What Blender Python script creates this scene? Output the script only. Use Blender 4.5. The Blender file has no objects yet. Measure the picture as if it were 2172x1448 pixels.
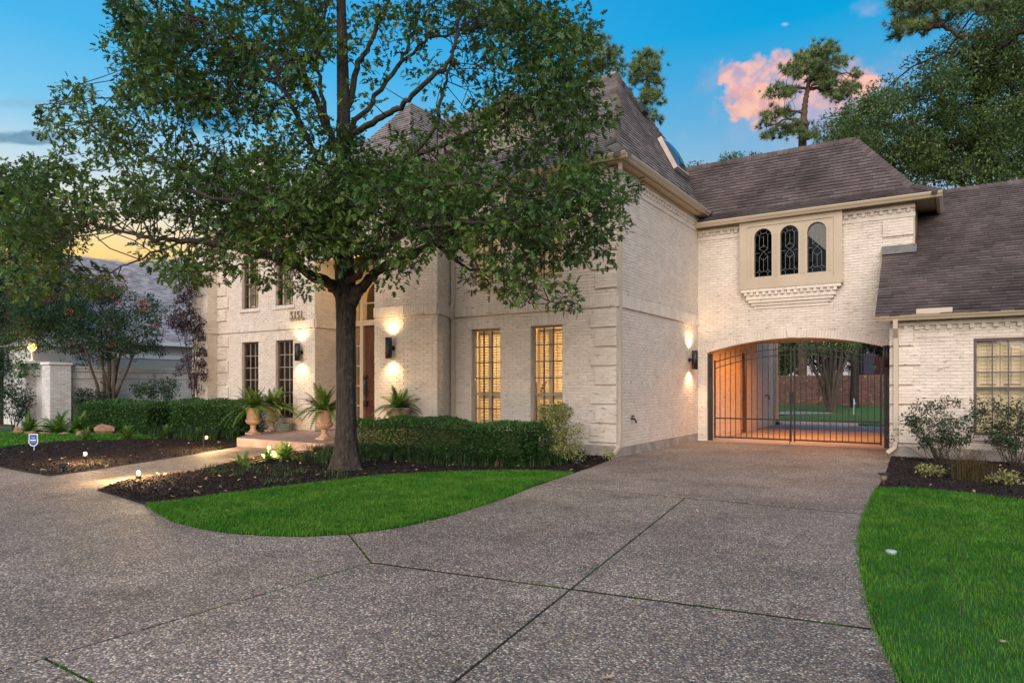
import bpy, bmesh, math, random
import numpy as np
from mathutils import Vector, Matrix

random.seed(7)
RNG = np.random.default_rng(11)
PI = math.pi
scene = bpy.context.scene
COL = scene.collection

# ------------------------------------------------------------------ camera
F, CX, HY, CAMZ, YAW = 1428.0, 1086.0, 818.0, 1.5, math.radians(33.2)
VX, VY = -math.sin(YAW), math.cos(YAW)
RX, RY = math.cos(YAW), math.sin(YAW)
cam_data = bpy.data.cameras.new('camera')
cam = bpy.data.objects.new('camera', cam_data)
COL.objects.link(cam)
cam.location = (0, 0, CAMZ)
cam.rotation_euler = (math.radians(90), 0, YAW)
cam_data.sensor_width = 36.0
cam_data.lens = F / 2172 * 36.0
cam_data.shift_y = (HY - 724) / 2172
cam_data.clip_end = 1500
scene.camera = cam

# ------------------------------------------------------------------ exposure / render
vs = scene.view_settings
vs.view_transform = 'Standard'
vs.look = 'None'
vs.exposure = 0.15
vs.gamma = 1.0
vs.use_curve_mapping = False
scene.render.engine = 'CYCLES'
cy = scene.cycles
cy.use_denoising = True
cy.max_bounces = 8
cy.diffuse_bounces = 3
cy.glossy_bounces = 3
cy.transmission_bounces = 4
cy.transparent_max_bounces = 12
cy.caustics_reflective = False
cy.caustics_refractive = False
cy.sample_clamp_indirect = 6.0

# ------------------------------------------------------------------ sky
world = bpy.data.worlds.new('World')
scene.world = world
world.use_nodes = True
wn, wl = world.node_tree.nodes, world.node_tree.links
wn.clear()


def WN(t, **kw):
    n = wn.new(t)
    for k, v in kw.items():
        setattr(n, k, v)
    return n


def wmath(op, a, b=None, c=None):
    n = WN('ShaderNodeMath', operation=op)
    for i, v in enumerate((a, b, c)):
        if v is None:
            continue
        if isinstance(v, (int, float)):
            n.inputs[i].default_value = v
        else:
            wl.new(v, n.inputs[i])
    return n.outputs[0]


def wdot(vec, d):
    n = WN('ShaderNodeVectorMath', operation='DOT_PRODUCT')
    wl.new(vec, n.inputs[0])
    n.inputs[1].default_value = d
    return n.outputs['Value']


def wramp(fac, stops):
    n = WN('ShaderNodeValToRGB')
    e = n.color_ramp.elements
    while len(e) > 1:
        e.remove(e[-1])
    e[0].position = stops[0][0]
    e[0].color = (*stops[0][1], 1)
    for p, c in stops[1:]:
        k = e.new(p)
        k.color = (*c, 1)
    wl.new(fac, n.inputs[0])
    return n.outputs[0]


def wmix(fac, a, b):
    n = WN('ShaderNodeMix', data_type='RGBA')
    for s, v in ((n.inputs[0], fac), (n.inputs[6], a), (n.inputs[7], b)):
        if isinstance(v, (int, float)):
            s.default_value = v
        elif isinstance(v, tuple):
            s.default_value = (*v, 1)
        else:
            wl.new(v, s)
    return n.outputs[2]


def wrange(v, a, b, c=0.0, d=1.0):
    n = WN('ShaderNodeMapRange', interpolation_type='SMOOTHSTEP')
    wl.new(v, n.inputs[0])
    for i, x in enumerate((a, b, c, d)):
        n.inputs[i + 1].default_value = x
    return n.outputs[0]


tc = WN('ShaderNodeTexCoord')
nrm = WN('ShaderNodeVectorMath', operation='NORMALIZE')
wl.new(tc.outputs['Generated'], nrm.inputs[0])
DIR = nrm.outputs[0]
sep = WN('ShaderNodeSeparateXYZ')
wl.new(DIR, sep.inputs[0])
elev = sep.outputs[2]
hlen = wmath('SQRT', wmath('MAXIMUM', wmath('SUBTRACT', 1.0, wmath('MULTIPLY', elev, elev)), 0.0001))
azi = wmath('DIVIDE', wdot(DIR, (-0.942, 0.334, 0)), hlen)       # 1 towards the sunset glow
glow = wrange(azi, 0.50, 1.02)
west = wramp(elev, [(0.0, (0.80, 0.40, 0.12)), (0.13, (0.92, 0.55, 0.13)), (0.175, (0.93, 0.68, 0.28)), (0.215, (0.80, 0.76, 0.62)),
                    (0.27, (0.50, 0.68, 0.78)), (0.33, (0.18, 0.54, 0.82)), (0.41, (0.06, 0.44, 0.80)), (0.62, (0.02, 0.27, 0.66)), (1.0, (0.02, 0.13, 0.42))])
east = wramp(elev, [(0.0, (0.50, 0.42, 0.42)), (0.18, (0.45, 0.50, 0.58)), (0.30, (0.24, 0.46, 0.66)), (0.36, (0.11, 0.40, 0.69)),
                    (0.45, (0.0015, 0.35, 0.70)), (0.62, (0.001, 0.24, 0.62)), (1.0, (0.005, 0.11, 0.38))])
sky_col = wmix(glow, east, west)


def pixdir(px, py):
    u, v = (px - CX) / F, (HY - py) / F
    d = Vector((VX + u * RX, VY + u * RY, v))
    return d.normalized()


def cloud(base, px, py, w, h, c_lo, c_hi, nscale, amp, soft, dens=1.0, stretch=1.0, seed=0.0):
    c = pixdir(px, py)
    r = Vector((RX, RY, 0))
    r = (r - c * r.dot(c)).normalized()
    up = r.cross(c)
    a = wmath('DIVIDE', wdot(DIR, tuple(r)), w / F)
    b = wmath('DIVIDE', wdot(DIR, tuple(up)), h / F)
    front = wmath('GREATER_THAN', wdot(DIR, tuple(c)), 0.0)
    rr = wmath('SQRT', wmath('ADD', wmath('MULTIPLY', a, a), wmath('MULTIPLY', b, b)))
    comb = WN('ShaderNodeCombineXYZ')
    wl.new(wmath('MULTIPLY', a, w / 100.0), comb.inputs[0])
    wl.new(wmath('MULTIPLY', b, h / 100.0 * stretch), comb.inputs[1])
    comb.inputs[2].default_value = seed
    nz = WN('ShaderNodeTexNoise')
    nz.inputs['Scale'].default_value = nscale
    nz.inputs['Detail'].default_value = 6
    nz.inputs['Roughness'].default_value = 0.55
    wl.new(comb.outputs[0], nz.inputs['Vector'])
    nv = wmath('MULTIPLY', wmath('SUBTRACT', nz.outputs['Fac'], 0.5), amp)
    m = wrange(wmath('ADD', rr, nv), 1.0, 1.0 - soft)
    m = wmath('MULTIPLY', wmath('MULTIPLY', m, front), dens)
    nz2 = WN('ShaderNodeTexNoise')
    nz2.inputs['Scale'].default_value = nscale * 1.5
    nz2.inputs['Detail'].default_value = 4
    wl.new(comb.outputs[0], nz2.inputs['Vector'])
    col = wmix(wrange(nz2.outputs['Fac'], 0.36, 0.62), c_lo, c_hi)
    return wmix(m, base, col)


PINK, PEACH, LILAC = (0.80, 0.38, 0.36), (1.0, 0.53, 0.42), (0.52, 0.38, 0.50)
sky_col = cloud(sky_col, 1690, 225, 200, 95, (0.45, 0.40, 0.56), (0.62, 0.45, 0.52), 1.1, 2.0, 0.9, 0.55, 1.0, 4.0)
sky_col = cloud(sky_col, 1590, 165, 62, 34, LILAC, PEACH, 2.6, 2.1, 0.34, 0.85, 1.0, 1.0)
sky_col = cloud(sky_col, 1612, 222, 66, 42, PINK, (1.0, 0.55, 0.38), 2.6, 2.0, 0.4, 0.85, 1.0, 2.0)
sky_col = cloud(sky_col, 1740, 200, 100, 62, LILAC, (0.95, 0.50, 0.42), 2.2, 2.5, 0.6, 0.7, 1.0, 7.0)
sky_col = cloud(sky_col, 1690, 140, 60, 26, LILAC, PEACH, 2.4, 2.0, 0.35, 0.85, 1.0, 11.0)
sky_col = cloud(sky_col, 1825, 178, 45, 20, PINK, PEACH, 2.6, 1.8, 0.4, 0.9, 1.0, 13.0)
sky_col = cloud(sky_col, 1838, 20, 40, 22, (0.20, 0.38, 0.66), (0.34, 0.44, 0.68), 2.4, 2.2, 0.9, 0.5, 1.0, 15.0)
sky_col = cloud(sky_col, 1665, 52, 8, 4, (0.4, 0.5, 0.75), (0.55, 0.58, 0.78), 4.0, 1.2, 0.8, 0.6, 1.0, 17.0)
sky_col = cloud(sky_col, 60, 292, 75, 14, (0.06, 0.20, 0.33), (0.10, 0.27, 0.42), 2.2, 1.6, 0.6, 0.8, 1.6, 3.0)
sky_col = cloud(sky_col, 55, 218, 70, 12, (0.20, 0.38, 0.5), (0.25, 0.45, 0.6), 2.2, 1.6, 0.9, 0.5, 1.6, 5.0)
sky_col = cloud(sky_col, 450, 262, 85, 30, (0.01, 0.16, 0.32), (0.03, 0.24, 0.44), 2.0, 1.2, 0.7, 0.85, 1.2, 9.0)
sky_col = cloud(sky_col, 250, 600, 420, 50, (0.14, 0.20, 0.27), (0.22, 0.27, 0.32), 1.5, 0.9, 0.3, 0.95, 1.0, 6.0)
nish = WN('ShaderNodeTexSky', sky_type='NISHITA')
nish.sun_disc = False
nish.sun_elevation = math.radians(6)
nish.sun_rotation = math.radians(-70)
bg1, bg2, add = WN('ShaderNodeBackground'), WN('ShaderNodeBackground'), WN('ShaderNodeAddShader')
wl.new(sky_col, bg1.inputs[0])
bg1.inputs[1].default_value = 0.95
wl.new(nish.outputs[0], bg2.inputs[0])
bg2.inputs[1].default_value = 0.002
wl.new(bg1.outputs[0], add.inputs[0])
wl.new(bg2.outputs[0], add.inputs[1])
wout = WN('ShaderNodeOutputWorld')
wl.new(add.outputs[0], wout.inputs[0])

# ------------------------------------------------------------------ soft dusk light
sun_d = bpy.data.lights.new('sun', 'SUN')
sun_d.energy = 4.1
sun_d.angle = math.radians(68)
sun_d.color = (1.0, 0.87, 0.78)
sun = bpy.data.objects.new('sun', sun_d)
COL.objects.link(sun)
sun.rotation_euler = Vector((-0.25, 0.72, -0.50)).to_track_quat('-Z', 'Y').to_euler()


# ------------------------------------------------------------------ helpers
def tag(o, label=None, cat=None, group=None, kind=None):
    if label:
        o['label'] = label
    if cat:
        o['category'] = cat
    if group:
        o['group'] = group
    if kind:
        o['kind'] = kind
    return o


def empty(name, loc=(0, 0, 0), rz=0.0):
    o = bpy.data.objects.new(name, None)
    o.location = loc
    o.rotation_euler = (0, 0, rz)
    o.empty_display_size = 0.2
    COL.objects.link(o)
    return o


def adopt(o, parent):
    """parent without moving the child"""
    if parent is not None:
        o.parent = parent
        if parent.parent is None:
            o.matrix_parent_inverse = parent.matrix_basis.inverted()
    return o


def Pd(px, py, d):
    u, v = (px - CX) / F, (HY - py) / F
    return Vector((d * (VX + u * RX), d * (VY + u * RY), CAMZ + v * d))


def G(px, py, z=0.0):
    return Pd(px, py, F * (CAMZ - z) / (py - HY))


def onY(px, py, Y):
    u = (px - CX) / F
    return Pd(px, py, Y / (VY + u * RY))


def proj(p):
    d = p[..., 0] * VX + p[..., 1] * VY
    r = p[..., 0] * RX + p[..., 1] * RY
    d = np.where(np.abs(d) < 1e-3, 1e-3, d)
    return CX + F * r / d, HY - F * (p[..., 2] - CAMZ) / d, d


class MB:
    def __init__(s):
        s.v, s.f = [], []

    def add(s, vs_, fs):
        o = len(s.v)
        s.v += [tuple(x) for x in vs_]
        s.f += [tuple(i + o for i in f) for f in fs]
        return s

    def box(s, x0, x1, y0, y1, z0, z1):
        v = [(x, y, z) for z in (z0, z1) for y in (y0, y1) for x in (x0, x1)]
        return s.add(v, [(0, 2, 3, 1), (4, 5, 7, 6), (0, 1, 5, 4), (2, 6, 7, 3), (0, 4, 6, 2), (1, 3, 7, 5)])

    def obox(s, fr, a0, a1, d0, d1, z0, z1):
        v = [fr.p(a, d, z) for z in (z0, z1) for d in (d0, d1) for a in (a0, a1)]
        return s.add(v, [(0, 2, 3, 1), (4, 5, 7, 6), (0, 1, 5, 4), (2, 6, 7, 3), (0, 4, 6, 2), (1, 3, 7, 5)])

    def prism(s, pts, z0, z1):
        n = len(pts)
        v = [(p[0], p[1], z0) for p in pts] + [(p[0], p[1], z1) for p in pts]
        return s.add(v, [tuple(reversed(range(n))), tuple(range(n, 2 * n))] + [(i, (i + 1) % n, n + (i + 1) % n, n + i) for i in range(n)])

    def fprism(s, fr, pts, d0, d1):
        """polygon in the (a, z) plane of a wall frame, extruded d0..d1"""
        n = len(pts)
        v = [fr.p(a, d0, z) for a, z in pts] + [fr.p(a, d1, z) for a, z in pts]
        return s.add(v, [tuple(reversed(range(n))), tuple(range(n, 2 * n))] + [(i, (i + 1) % n, n + (i + 1) % n, n + i) for i in range(n)])

    def tube(s, pts, radii, seg=8, cap=True):
        pts = [Vector(p) for p in pts]
        if isinstance(radii, (int, float)):
            radii = [radii] * len(pts)
        rings = []
        prev = None
        for i, p in enumerate(pts):
            t = (pts[min(i + 1, len(pts) - 1)] - pts[max(i - 1, 0)])
            if t.length < 1e-9:
                t = Vector((0, 0, 1))
            t.normalize()
            if prev is None:
                x = t.orthogonal().normalized()
            else:
                x = (prev - t * prev.dot(t))
                x = x.normalized() if x.length > 1e-6 else t.orthogonal().normalized()
            prev = x
            y = t.cross(x)
            rings.append([p + (x * math.cos(2 * PI * k / seg) + y * math.sin(2 * PI * k / seg)) * radii[i] for k in range(seg)])
        v = [q for r in rings for q in r]
        f = []
        for i in range(len(pts) - 1):
            for k in range(seg):
                k2 = (k + 1) % seg
                f.append((i * seg + k, i * seg + k2, (i + 1) * seg + k2, (i + 1) * seg + k))
        if cap:
            f.append(tuple(reversed(range(seg))))
            f.append(tuple((len(pts) - 1) * seg + k for k in range(seg)))
        return s.add(v, f)

    def lathe(s, prof, c=(0, 0, 0), seg=20, rib=None):
        v, f = [], []
        for i, (r, z) in enumerate(prof):
            for k in range(seg):
                a = 2 * PI * k / seg
                rr = r * (rib(i, a) if rib else 1.0)
                v.append((c[0] + rr * math.cos(a), c[1] + rr * math.sin(a), c[2] + z))
        for i in range(len(prof) - 1):
            for k in range(seg):
                k2 = (k + 1) % seg
                f.append((i * seg + k, i * seg + k2, (i + 1) * seg + k2, (i + 1) * seg + k))
        f.append(tuple(reversed(range(seg))))
        f.append(tuple((len(prof) - 1) * seg + k for k in range(seg)))
        return s.add(v, f)

    def build(s, name, mat, parent=None, smooth=False, bevel=0.0, loc=None):
        me = bpy.data.meshes.new(name)
        me.from_pydata(s.v, [], s.f)
        if mat:
            me.materials.append(mat)
        bm = bmesh.new()
        bm.from_mesh(me)
        bmesh.ops.recalc_face_normals(bm, faces=bm.faces)
        if bevel:
            bmesh.ops.bevel(bm, geom=[e for e in bm.edges], offset=bevel, segments=1, affect='EDGES', clamp_overlap=True)
        if smooth:
            for fc in bm.faces:
                fc.smooth = True
        bm.to_mesh(me)
        bm.free()
        me.update()
        o = bpy.data.objects.new(name, me)
        if loc is not None:
            o.location = loc
        COL.objects.link(o)
        return adopt(o, parent)


class Frame:
    """a wall's own axes: a along the wall, d out of its face, z up"""

    def __init__(s, x0, y0, x1, y1, flip=False):
        s.o = Vector((x0, y0, 0))
        e = Vector((x1 - x0, y1 - y0, 0))
        s.L = e.length
        s.u = e.normalized()
        s.n = Vector((s.u.y, -s.u.x, 0)) * (-1 if flip else 1)

    def p(s, a, d, z):
        q = s.o + s.u * a + s.n * d
        return Vector((q.x, q.y, z))


def np_mesh(name, V, Fq, mat, parent=None, smooth=False):
    """V (N,3); Fq (M,k) faces of k corners"""
    me = bpy.data.meshes.new(name)
    V = np.ascontiguousarray(V, dtype=np.float32)
    k = Fq.shape[1]
    me.vertices.add(len(V))
    me.vertices.foreach_set('co', V.ravel())
    me.loops.add(Fq.size)
    me.loops.foreach_set('vertex_index', np.ascontiguousarray(Fq, dtype=np.int32).ravel())
    me.polygons.add(len(Fq))
    me.polygons.foreach_set('loop_start', np.arange(0, Fq.size, k, dtype=np.int32))
    if smooth:
        me.polygons.foreach_set('use_smooth', np.ones(len(Fq), dtype=bool))
    me.update(calc_edges=True)
    if not smooth:
        me.shade_flat()
    if mat:
        me.materials.append(mat)
    o = bpy.data.objects.new(name, me)
    COL.objects.link(o)
    return adopt(o, parent)


def bulk(name, tv, tf, mats, mat, parent=None, smooth=False):
    """many copies of a small template (tv, tf) through affine matrices (N,3,4), joined"""
    tv = np.asarray(tv, dtype=np.float64)
    tf = np.asarray(tf, dtype=np.int64)
    N = len(mats)
    V = np.einsum('nij,kj->nki', mats[:, :, :3], tv) + mats[:, None, :, 3]
    Fq = (tf[None] + (np.arange(N) * len(tv))[:, None, None]).reshape(-1, tf.shape[1])
    return np_mesh(name, V.reshape(-1, 3), Fq, mat, parent, smooth)


def singles(name, tv, tf, mats, mat, parent):
    """the same copies as objects of their own that share one mesh"""
    me = bpy.data.meshes.new(name)
    me.from_pydata([tuple(v) for v in tv], [], [tuple(int(i) for i in f) for f in tf])
    me.materials.append(mat)
    for m in mats:
        o = bpy.data.objects.new(name, me)
        mm = Matrix.Identity(4)
        for i in range(3):
            for j in range(4):
                mm[i][j] = float(m[i][j])
        o.matrix_basis = mm
        COL.objects.link(o)
        adopt(o, parent)


# ------------------------------------------------------------------ materials
def mat_new(name):
    m = bpy.data.materials.new(name)
    m.use_nodes = True
    nt = m.node_tree
    nt.nodes.clear()
    return m, nt


def mk(name, c1, c2=None, scale=4.0, detail=4.0, lo=0.35, hi=0.65, rough=0.8, spec=0.3, metallic=0.0, rand=0.0, bump=0.0, bscale=40.0,
       stretch=(1, 1, 1), c3=None, c3scale=12.0, c3lo=0.6, c3hi=0.7, c3stretch=(1, 1, 1), emit=None, estr=0.0, trans=0.0, coat=0.0, c3amt=1.0, obj=False, hue=0.0):
    m, nt = mat_new(name)
    n, l = nt.nodes, nt.links
    out = n.new('ShaderNodeOutputMaterial')
    b = n.new('ShaderNodeBsdfPrincipled')
    b.inputs['Roughness'].default_value = rough
    b.inputs['Specular IOR Level'].default_value = spec
    b.inputs['Metallic'].default_value = metallic
    b.inputs['Coat Weight'].default_value = coat
    l.new(b.outputs[0], out.inputs[0])
    geo = n.new('ShaderNodeNewGeometry')
    if obj:
        t = n.new('ShaderNodeTexCoord')
        pos = t.outputs['Object']
    else:
        pos = geo.outputs['Position']

    def noise(sc, det, st):
        mp = n.new('ShaderNodeMapping')
        mp.inputs['Scale'].default_value = st
        l.new(pos, mp.inputs[0])
        z = n.new('ShaderNodeTexNoise')
        z.inputs['Scale'].default_value = sc
        z.inputs['Detail'].default_value = det
        l.new(mp.outputs[0], z.inputs['Vector'])
        return z.outputs['Fac']

    def mr(v, a, b_):
        q = n.new('ShaderNodeMapRange')
        l.new(v, q.inputs[0])
        q.inputs[1].default_value = a
        q.inputs[2].default_value = b_
        return q.outputs[0]

    def mix(f, a, b_):
        q = n.new('ShaderNodeMix')
        q.data_type = 'RGBA'
        for s_, v in ((q.inputs[0], f), (q.inputs[6], a), (q.inputs[7], b_)):
            if isinstance(v, tuple):
                s_.default_value = (*v[:3], 1)
            elif isinstance(v, (int, float)):
                s_.default_value = v
            else:
                l.new(v, s_)
        return q.outputs[2]

    col = tuple(c1)
    if c2 is not None:
        col = mix(mr(noise(scale, detail, stretch), lo, hi), tuple(c1), tuple(c2))
    if c3 is not None:
        f = mr(noise(c3scale, 3, c3stretch), c3lo, c3hi)
        if c3amt != 1.0:
            mu = n.new('ShaderNodeMath')
            mu.operation = 'MULTIPLY'
            l.new(f, mu.inputs[0])
            mu.inputs[1].default_value = c3amt
            f = mu.outputs[0]
        col = mix(f, col, tuple(c3))
    if rand or hue:
        oi = n.new('ShaderNodeObjectInfo')
        ad = n.new('ShaderNodeMath')
        ad.operation = 'ADD'
        l.new(geo.outputs['Random Per Island'], ad.inputs[0])
        l.new(oi.outputs['Random'], ad.inputs[1])
        fr = n.new('ShaderNodeMath')
        fr.operation = 'FRACT'
        l.new(ad.outputs[0], fr.inputs[0])
        h = n.new('ShaderNodeHueSaturation')
        q = n.new('ShaderNodeMapRange')
        l.new(fr.outputs[0], q.inputs[0])
        q.inputs[3].default_value = 1 - rand
        q.inputs[4].default_value = 1 + rand
        l.new(q.outputs[0], h.inputs['Value'])
        if hue:
            f2 = n.new('ShaderNodeMath')
            f2.operation = 'MULTIPLY'
            l.new(fr.outputs[0], f2.inputs[0])
            f2.inputs[1].default_value = 7.31
            f3 = n.new('ShaderNodeMath')
            f3.operation = 'FRACT'
            l.new(f2.outputs[0], f3.inputs[0])
            q2 = n.new('ShaderNodeMapRange')
            l.new(f3.outputs[0], q2.inputs[0])
            q2.inputs[3].default_value = 0.5 - hue
            q2.inputs[4].default_value = 0.5 + hue
            l.new(q2.outputs[0], h.inputs['Hue'])
        if isinstance(col, tuple):
            h.inputs['Color'].default_value = (*col, 1)
        else:
            l.new(col, h.inputs['Color'])
        col = h.outputs[0]
    if isinstance(col, tuple):
        b.inputs['Base Color'].default_value = (*col, 1)
    else:
        l.new(col, b.inputs['Base Color'])
    if bump:
        bp = n.new('ShaderNodeBump')
        bp.inputs['Strength'].default_value = 1.0
        bp.inputs['Distance'].default_value = bump
        l.new(noise(bscale, 5, (1, 1, 1)), bp.inputs['Height'])
        l.new(bp.outputs[0], b.inputs['Normal'])
    if emit:
        b.inputs['Emission Color'].default_value = (*emit, 1)
        b.inputs['Emission Strength'].default_value = estr
    if trans:
        tr = n.new('ShaderNodeBsdfTranslucent')
        if isinstance(col, tuple):
            tr.inputs[0].default_value = (*col, 1)
        else:
            l.new(col, tr.inputs[0])
        ms = n.new('ShaderNodeMixShader')
        ms.inputs[0].default_value = trans
        l.new(b.outputs[0], ms.inputs[1])
        l.new(tr.outputs[0], ms.inputs[2])
        l.new(ms.outputs[0], out.inputs[0])
    return m


def mk_glass(name, tint=(1, 1, 1), refl=0.1, rough=0.0):
    m, nt = mat_new(name)
    n, l = nt.nodes, nt.links
    out = n.new('ShaderNodeOutputMaterial')
    t = n.new('ShaderNodeBsdfTransparent')
    t.inputs[0].default_value = (*tint, 1)
    g = n.new('ShaderNodeBsdfGlossy')
    g.inputs['Roughness'].default_value = rough
    lw = n.new('ShaderNodeLayerWeight')
    lw.inputs['Blend'].default_value = 0.10
    q = n.new('ShaderNodeMapRange')
    l.new(lw.outputs['Fresnel'], q.inputs[0])
    q.inputs[3].default_value = refl
    q.inputs[4].default_value = 0.7
    ms = n.new('ShaderNodeMixShader')
    l.new(q.outputs[0], ms.inputs[0])
    l.new(t.outputs[0], ms.inputs[1])
    l.new(g.outputs[0], ms.inputs[2])
    l.new(ms.outputs[0], out.inputs[0])
    return m


WARM = (1.06, 1.0, 0.84)


def mk_aggregate(name, tone=1.0, pscale=76.0):
    """exposed pebble aggregate: pebbles of several stone colours in grey cement"""
    m, nt = mat_new(name)
    n, l = nt.nodes, nt.links
    out = n.new('ShaderNodeOutputMaterial')
    b = n.new('ShaderNodeBsdfPrincipled')
    l.new(b.outputs[0], out.inputs[0])
    geo = n.new('ShaderNodeNewGeometry')
    pos = geo.outputs['Position']
    vo = n.new('ShaderNodeTexVoronoi')
    vo.inputs['Scale'].default_value = pscale
    l.new(pos, vo.inputs['Vector'])
    sp = n.new('ShaderNodeSeparateColor')
    l.new(vo.outputs['Color'], sp.inputs[0])
    rp = n.new('ShaderNodeValToRGB')
    rp.color_ramp.interpolation = 'CONSTANT'
    e = rp.color_ramp.elements
    stones = [(0.0, (0.095, 0.08, 0.072)), (0.16, (0.22, 0.17, 0.14)), (0.34, (0.30, 0.23, 0.19)), (0.48, (0.18, 0.15, 0.14)), (0.62, (0.39, 0.32, 0.26)), (0.76, (0.25, 0.18, 0.15)), (0.86, (0.50, 0.44, 0.38)), (0.95, (0.64, 0.59, 0.52))]
    e[0].position, e[0].color = 0.0, (*[c * tone * w for c, w in zip(stones[0][1], WARM)], 1)
    e[1].position, e[1].color = stones[1][0], (*[c * tone * w for c, w in zip(stones[1][1], WARM)], 1)
    for p, c in stones[2:]:
        e.new(p).color = (*[x * tone * w for x, w in zip(c, WARM)], 1)
    l.new(sp.outputs[0], rp.inputs[0])
    edge = n.new('ShaderNodeMapRange')
    l.new(vo.outputs['Distance'], edge.inputs[0])
    edge.inputs[1].default_value = 0.45
    edge.inputs[2].default_value = 0.75
    mx = n.new('ShaderNodeMix')
    mx.data_type = 'RGBA'
    l.new(edge.outputs[0], mx.inputs[0])
    l.new(rp.outputs[0], mx.inputs[6])
    mx.inputs[7].default_value = (0.10 * tone, 0.09 * tone, 0.085 * tone, 1)

    def noise(sc, det):
        z = n.new('ShaderNodeTexNoise')
        z.inputs['Scale'].default_value = sc
        z.inputs['Detail'].default_value = det
        l.new(pos, z.inputs['Vector'])
        return z.outputs['Fac']

    def mul(fac, lo, hi, a, b_, src):
        q = n.new('ShaderNodeMapRange')
        l.new(fac, q.inputs[0])
        for i, v in enumerate((lo, hi, a, b_)):
            q.inputs[i + 1].default_value = v
        h = n.new('ShaderNodeMix')
        h.data_type = 'RGBA'
        h.blend_type = 'MULTIPLY'
        h.inputs[0].default_value = 1
        l.new(src, h.inputs[6])
        l.new(q.outputs[0], h.inputs[7])
        return h.outputs[2]

    col = mul(noise(0.8, 5), 0.3, 0.7, 0.72, 1.12, mx.outputs[2])
    col = mul(noise(6.0, 4), 0.3, 0.7, 0.85, 1.1, col)
    col = mul(noise(0.25, 3), 0.35, 0.65, 0.85, 1.08, col)
    col = mul(noise(1.7, 6), 0.58, 0.74, 1.0, 0.64, col)
    oi = n.new('ShaderNodeObjectInfo')
    col = mul(oi.outputs['Random'], 0.0, 1.0, 0.92, 1.06, col)
    l.new(col, b.inputs['Base Color'])
    b.inputs['Roughness'].default_value = 0.72
    b.inputs['Specular IOR Level'].default_value = 0.3
    bp = n.new('ShaderNodeBump')
    bp.invert = True
    bp.inputs['Distance'].default_value = 0.005
    l.new(vo.outputs['Distance'], bp.inputs['Height'])
    l.new(bp.outputs[0], b.inputs['Normal'])
    return m


PAINT = (0.73, 0.64, 0.535)
m_brick = mk('painted_brick', PAINT, (0.66, 0.57, 0.47), scale=3.0, rough=0.85, rand=0.05, bump=0.004, bscale=45,
             c3=(0.17, 0.11, 0.085), c3scale=9.0, c3lo=0.615, c3hi=0.70, c3stretch=(0.7, 0.7, 3.2), c3amt=0.62)
m_mortar = mk('painted_mortar', (0.66, 0.575, 0.485), (0.56, 0.48, 0.40), scale=5, rough=0.9, bump=0.003, bscale=60)
m_trimpaint = mk('tan_trim_paint', (0.50, 0.40, 0.285), (0.46, 0.37, 0.26), scale=2, rough=0.45, spec=0.4)
m_spout = mk('cream_downspout_paint', (0.55, 0.46, 0.35), (0.51, 0.42, 0.31), scale=2, rough=0.5)
m_found = mk('foundation_concrete', (0.40, 0.35, 0.30), (0.25, 0.23, 0.19), scale=4, rough=0.9, bump=0.004, bscale=30)
m_shingle = mk('roof_shingle', (0.140, 0.110, 0.098), (0.110, 0.088, 0.080), scale=0.9, rough=0.95, spec=0.12, rand=0.22, bump=0.003, bscale=160,
               c3=(0.050, 0.039, 0.036), c3scale=0.6, c3lo=0.44, c3hi=0.68, c3amt=0.75)
m_shingle2 = mk('grey_roof_shingle', (0.27, 0.235, 0.215), (0.21, 0.185, 0.172), scale=0.9, rough=0.95, spec=0.12, rand=0.24, bump=0.003, bscale=160,
                c3=(0.085, 0.072, 0.068), c3scale=0.9, c3lo=0.52, c3hi=0.72, c3amt=0.6)
m_roofbase = mk('roof_underlay', (0.055, 0.045, 0.042), rough=0.95)
m_flash = mk('grey_flashing', (0.17, 0.155, 0.145), (0.12, 0.11, 0.10), scale=6, rough=0.6)
m_frame = mk('bronze_window_frame', (0.13, 0.10, 0.075), (0.10, 0.075, 0.06), scale=3, rough=0.45)
m_framelight = mk('tan_window_frame', (0.36, 0.29, 0.21), (0.31, 0.25, 0.18), scale=3, rough=0.5)
m_shutter = mk('cream_shutter', (0.74, 0.58, 0.37), (0.70, 0.54, 0.33), scale=3, rough=0.5)
m_glass = mk_glass('window_glass', (0.95, 0.96, 0.95), 0.02)
m_darkglass = mk_glass('leaded_glass', (0.16, 0.15, 0.11), 0.05)
m_lead = mk('lead_came', (0.19, 0.21, 0.19), rough=0.5, metallic=0.3)
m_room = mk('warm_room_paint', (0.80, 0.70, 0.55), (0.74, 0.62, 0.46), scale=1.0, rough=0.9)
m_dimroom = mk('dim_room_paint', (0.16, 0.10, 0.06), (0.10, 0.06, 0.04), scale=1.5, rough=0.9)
m_black = mk('black_powder_coat', (0.012, 0.012, 0.013), (0.02, 0.02, 0.02), scale=8, rough=0.45, spec=0.5)
m_iron = mk('black_wrought_iron', (0.012, 0.011, 0.010), (0.03, 0.024, 0.02), scale=9, rough=0.5, spec=0.45)
m_bulb = mk('lit_bulb', (1, 0.8, 0.5), emit=(1.0, 0.66, 0.22), estr=2.6)
m_lens = mk('lit_sconce_lens', (1, 0.8, 0.5), emit=(1.0, 0.74, 0.42), estr=12.0)
m_stone = mk('cast_stone', (0.47, 0.32, 0.22), (0.36, 0.25, 0.175), scale=12, rough=0.9, bump=0.003, bscale=70, c3=(0.22, 0.16, 0.12), c3scale=5, c3amt=0.6)
m_porch = mk('pink_porch_stone', (0.42, 0.30, 0.25), (0.33, 0.22, 0.18), scale=5, rough=0.75, bump=0.002, bscale=40, c3=(0.24, 0.13, 0.10), c3scale=3, c3amt=0.6)
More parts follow.
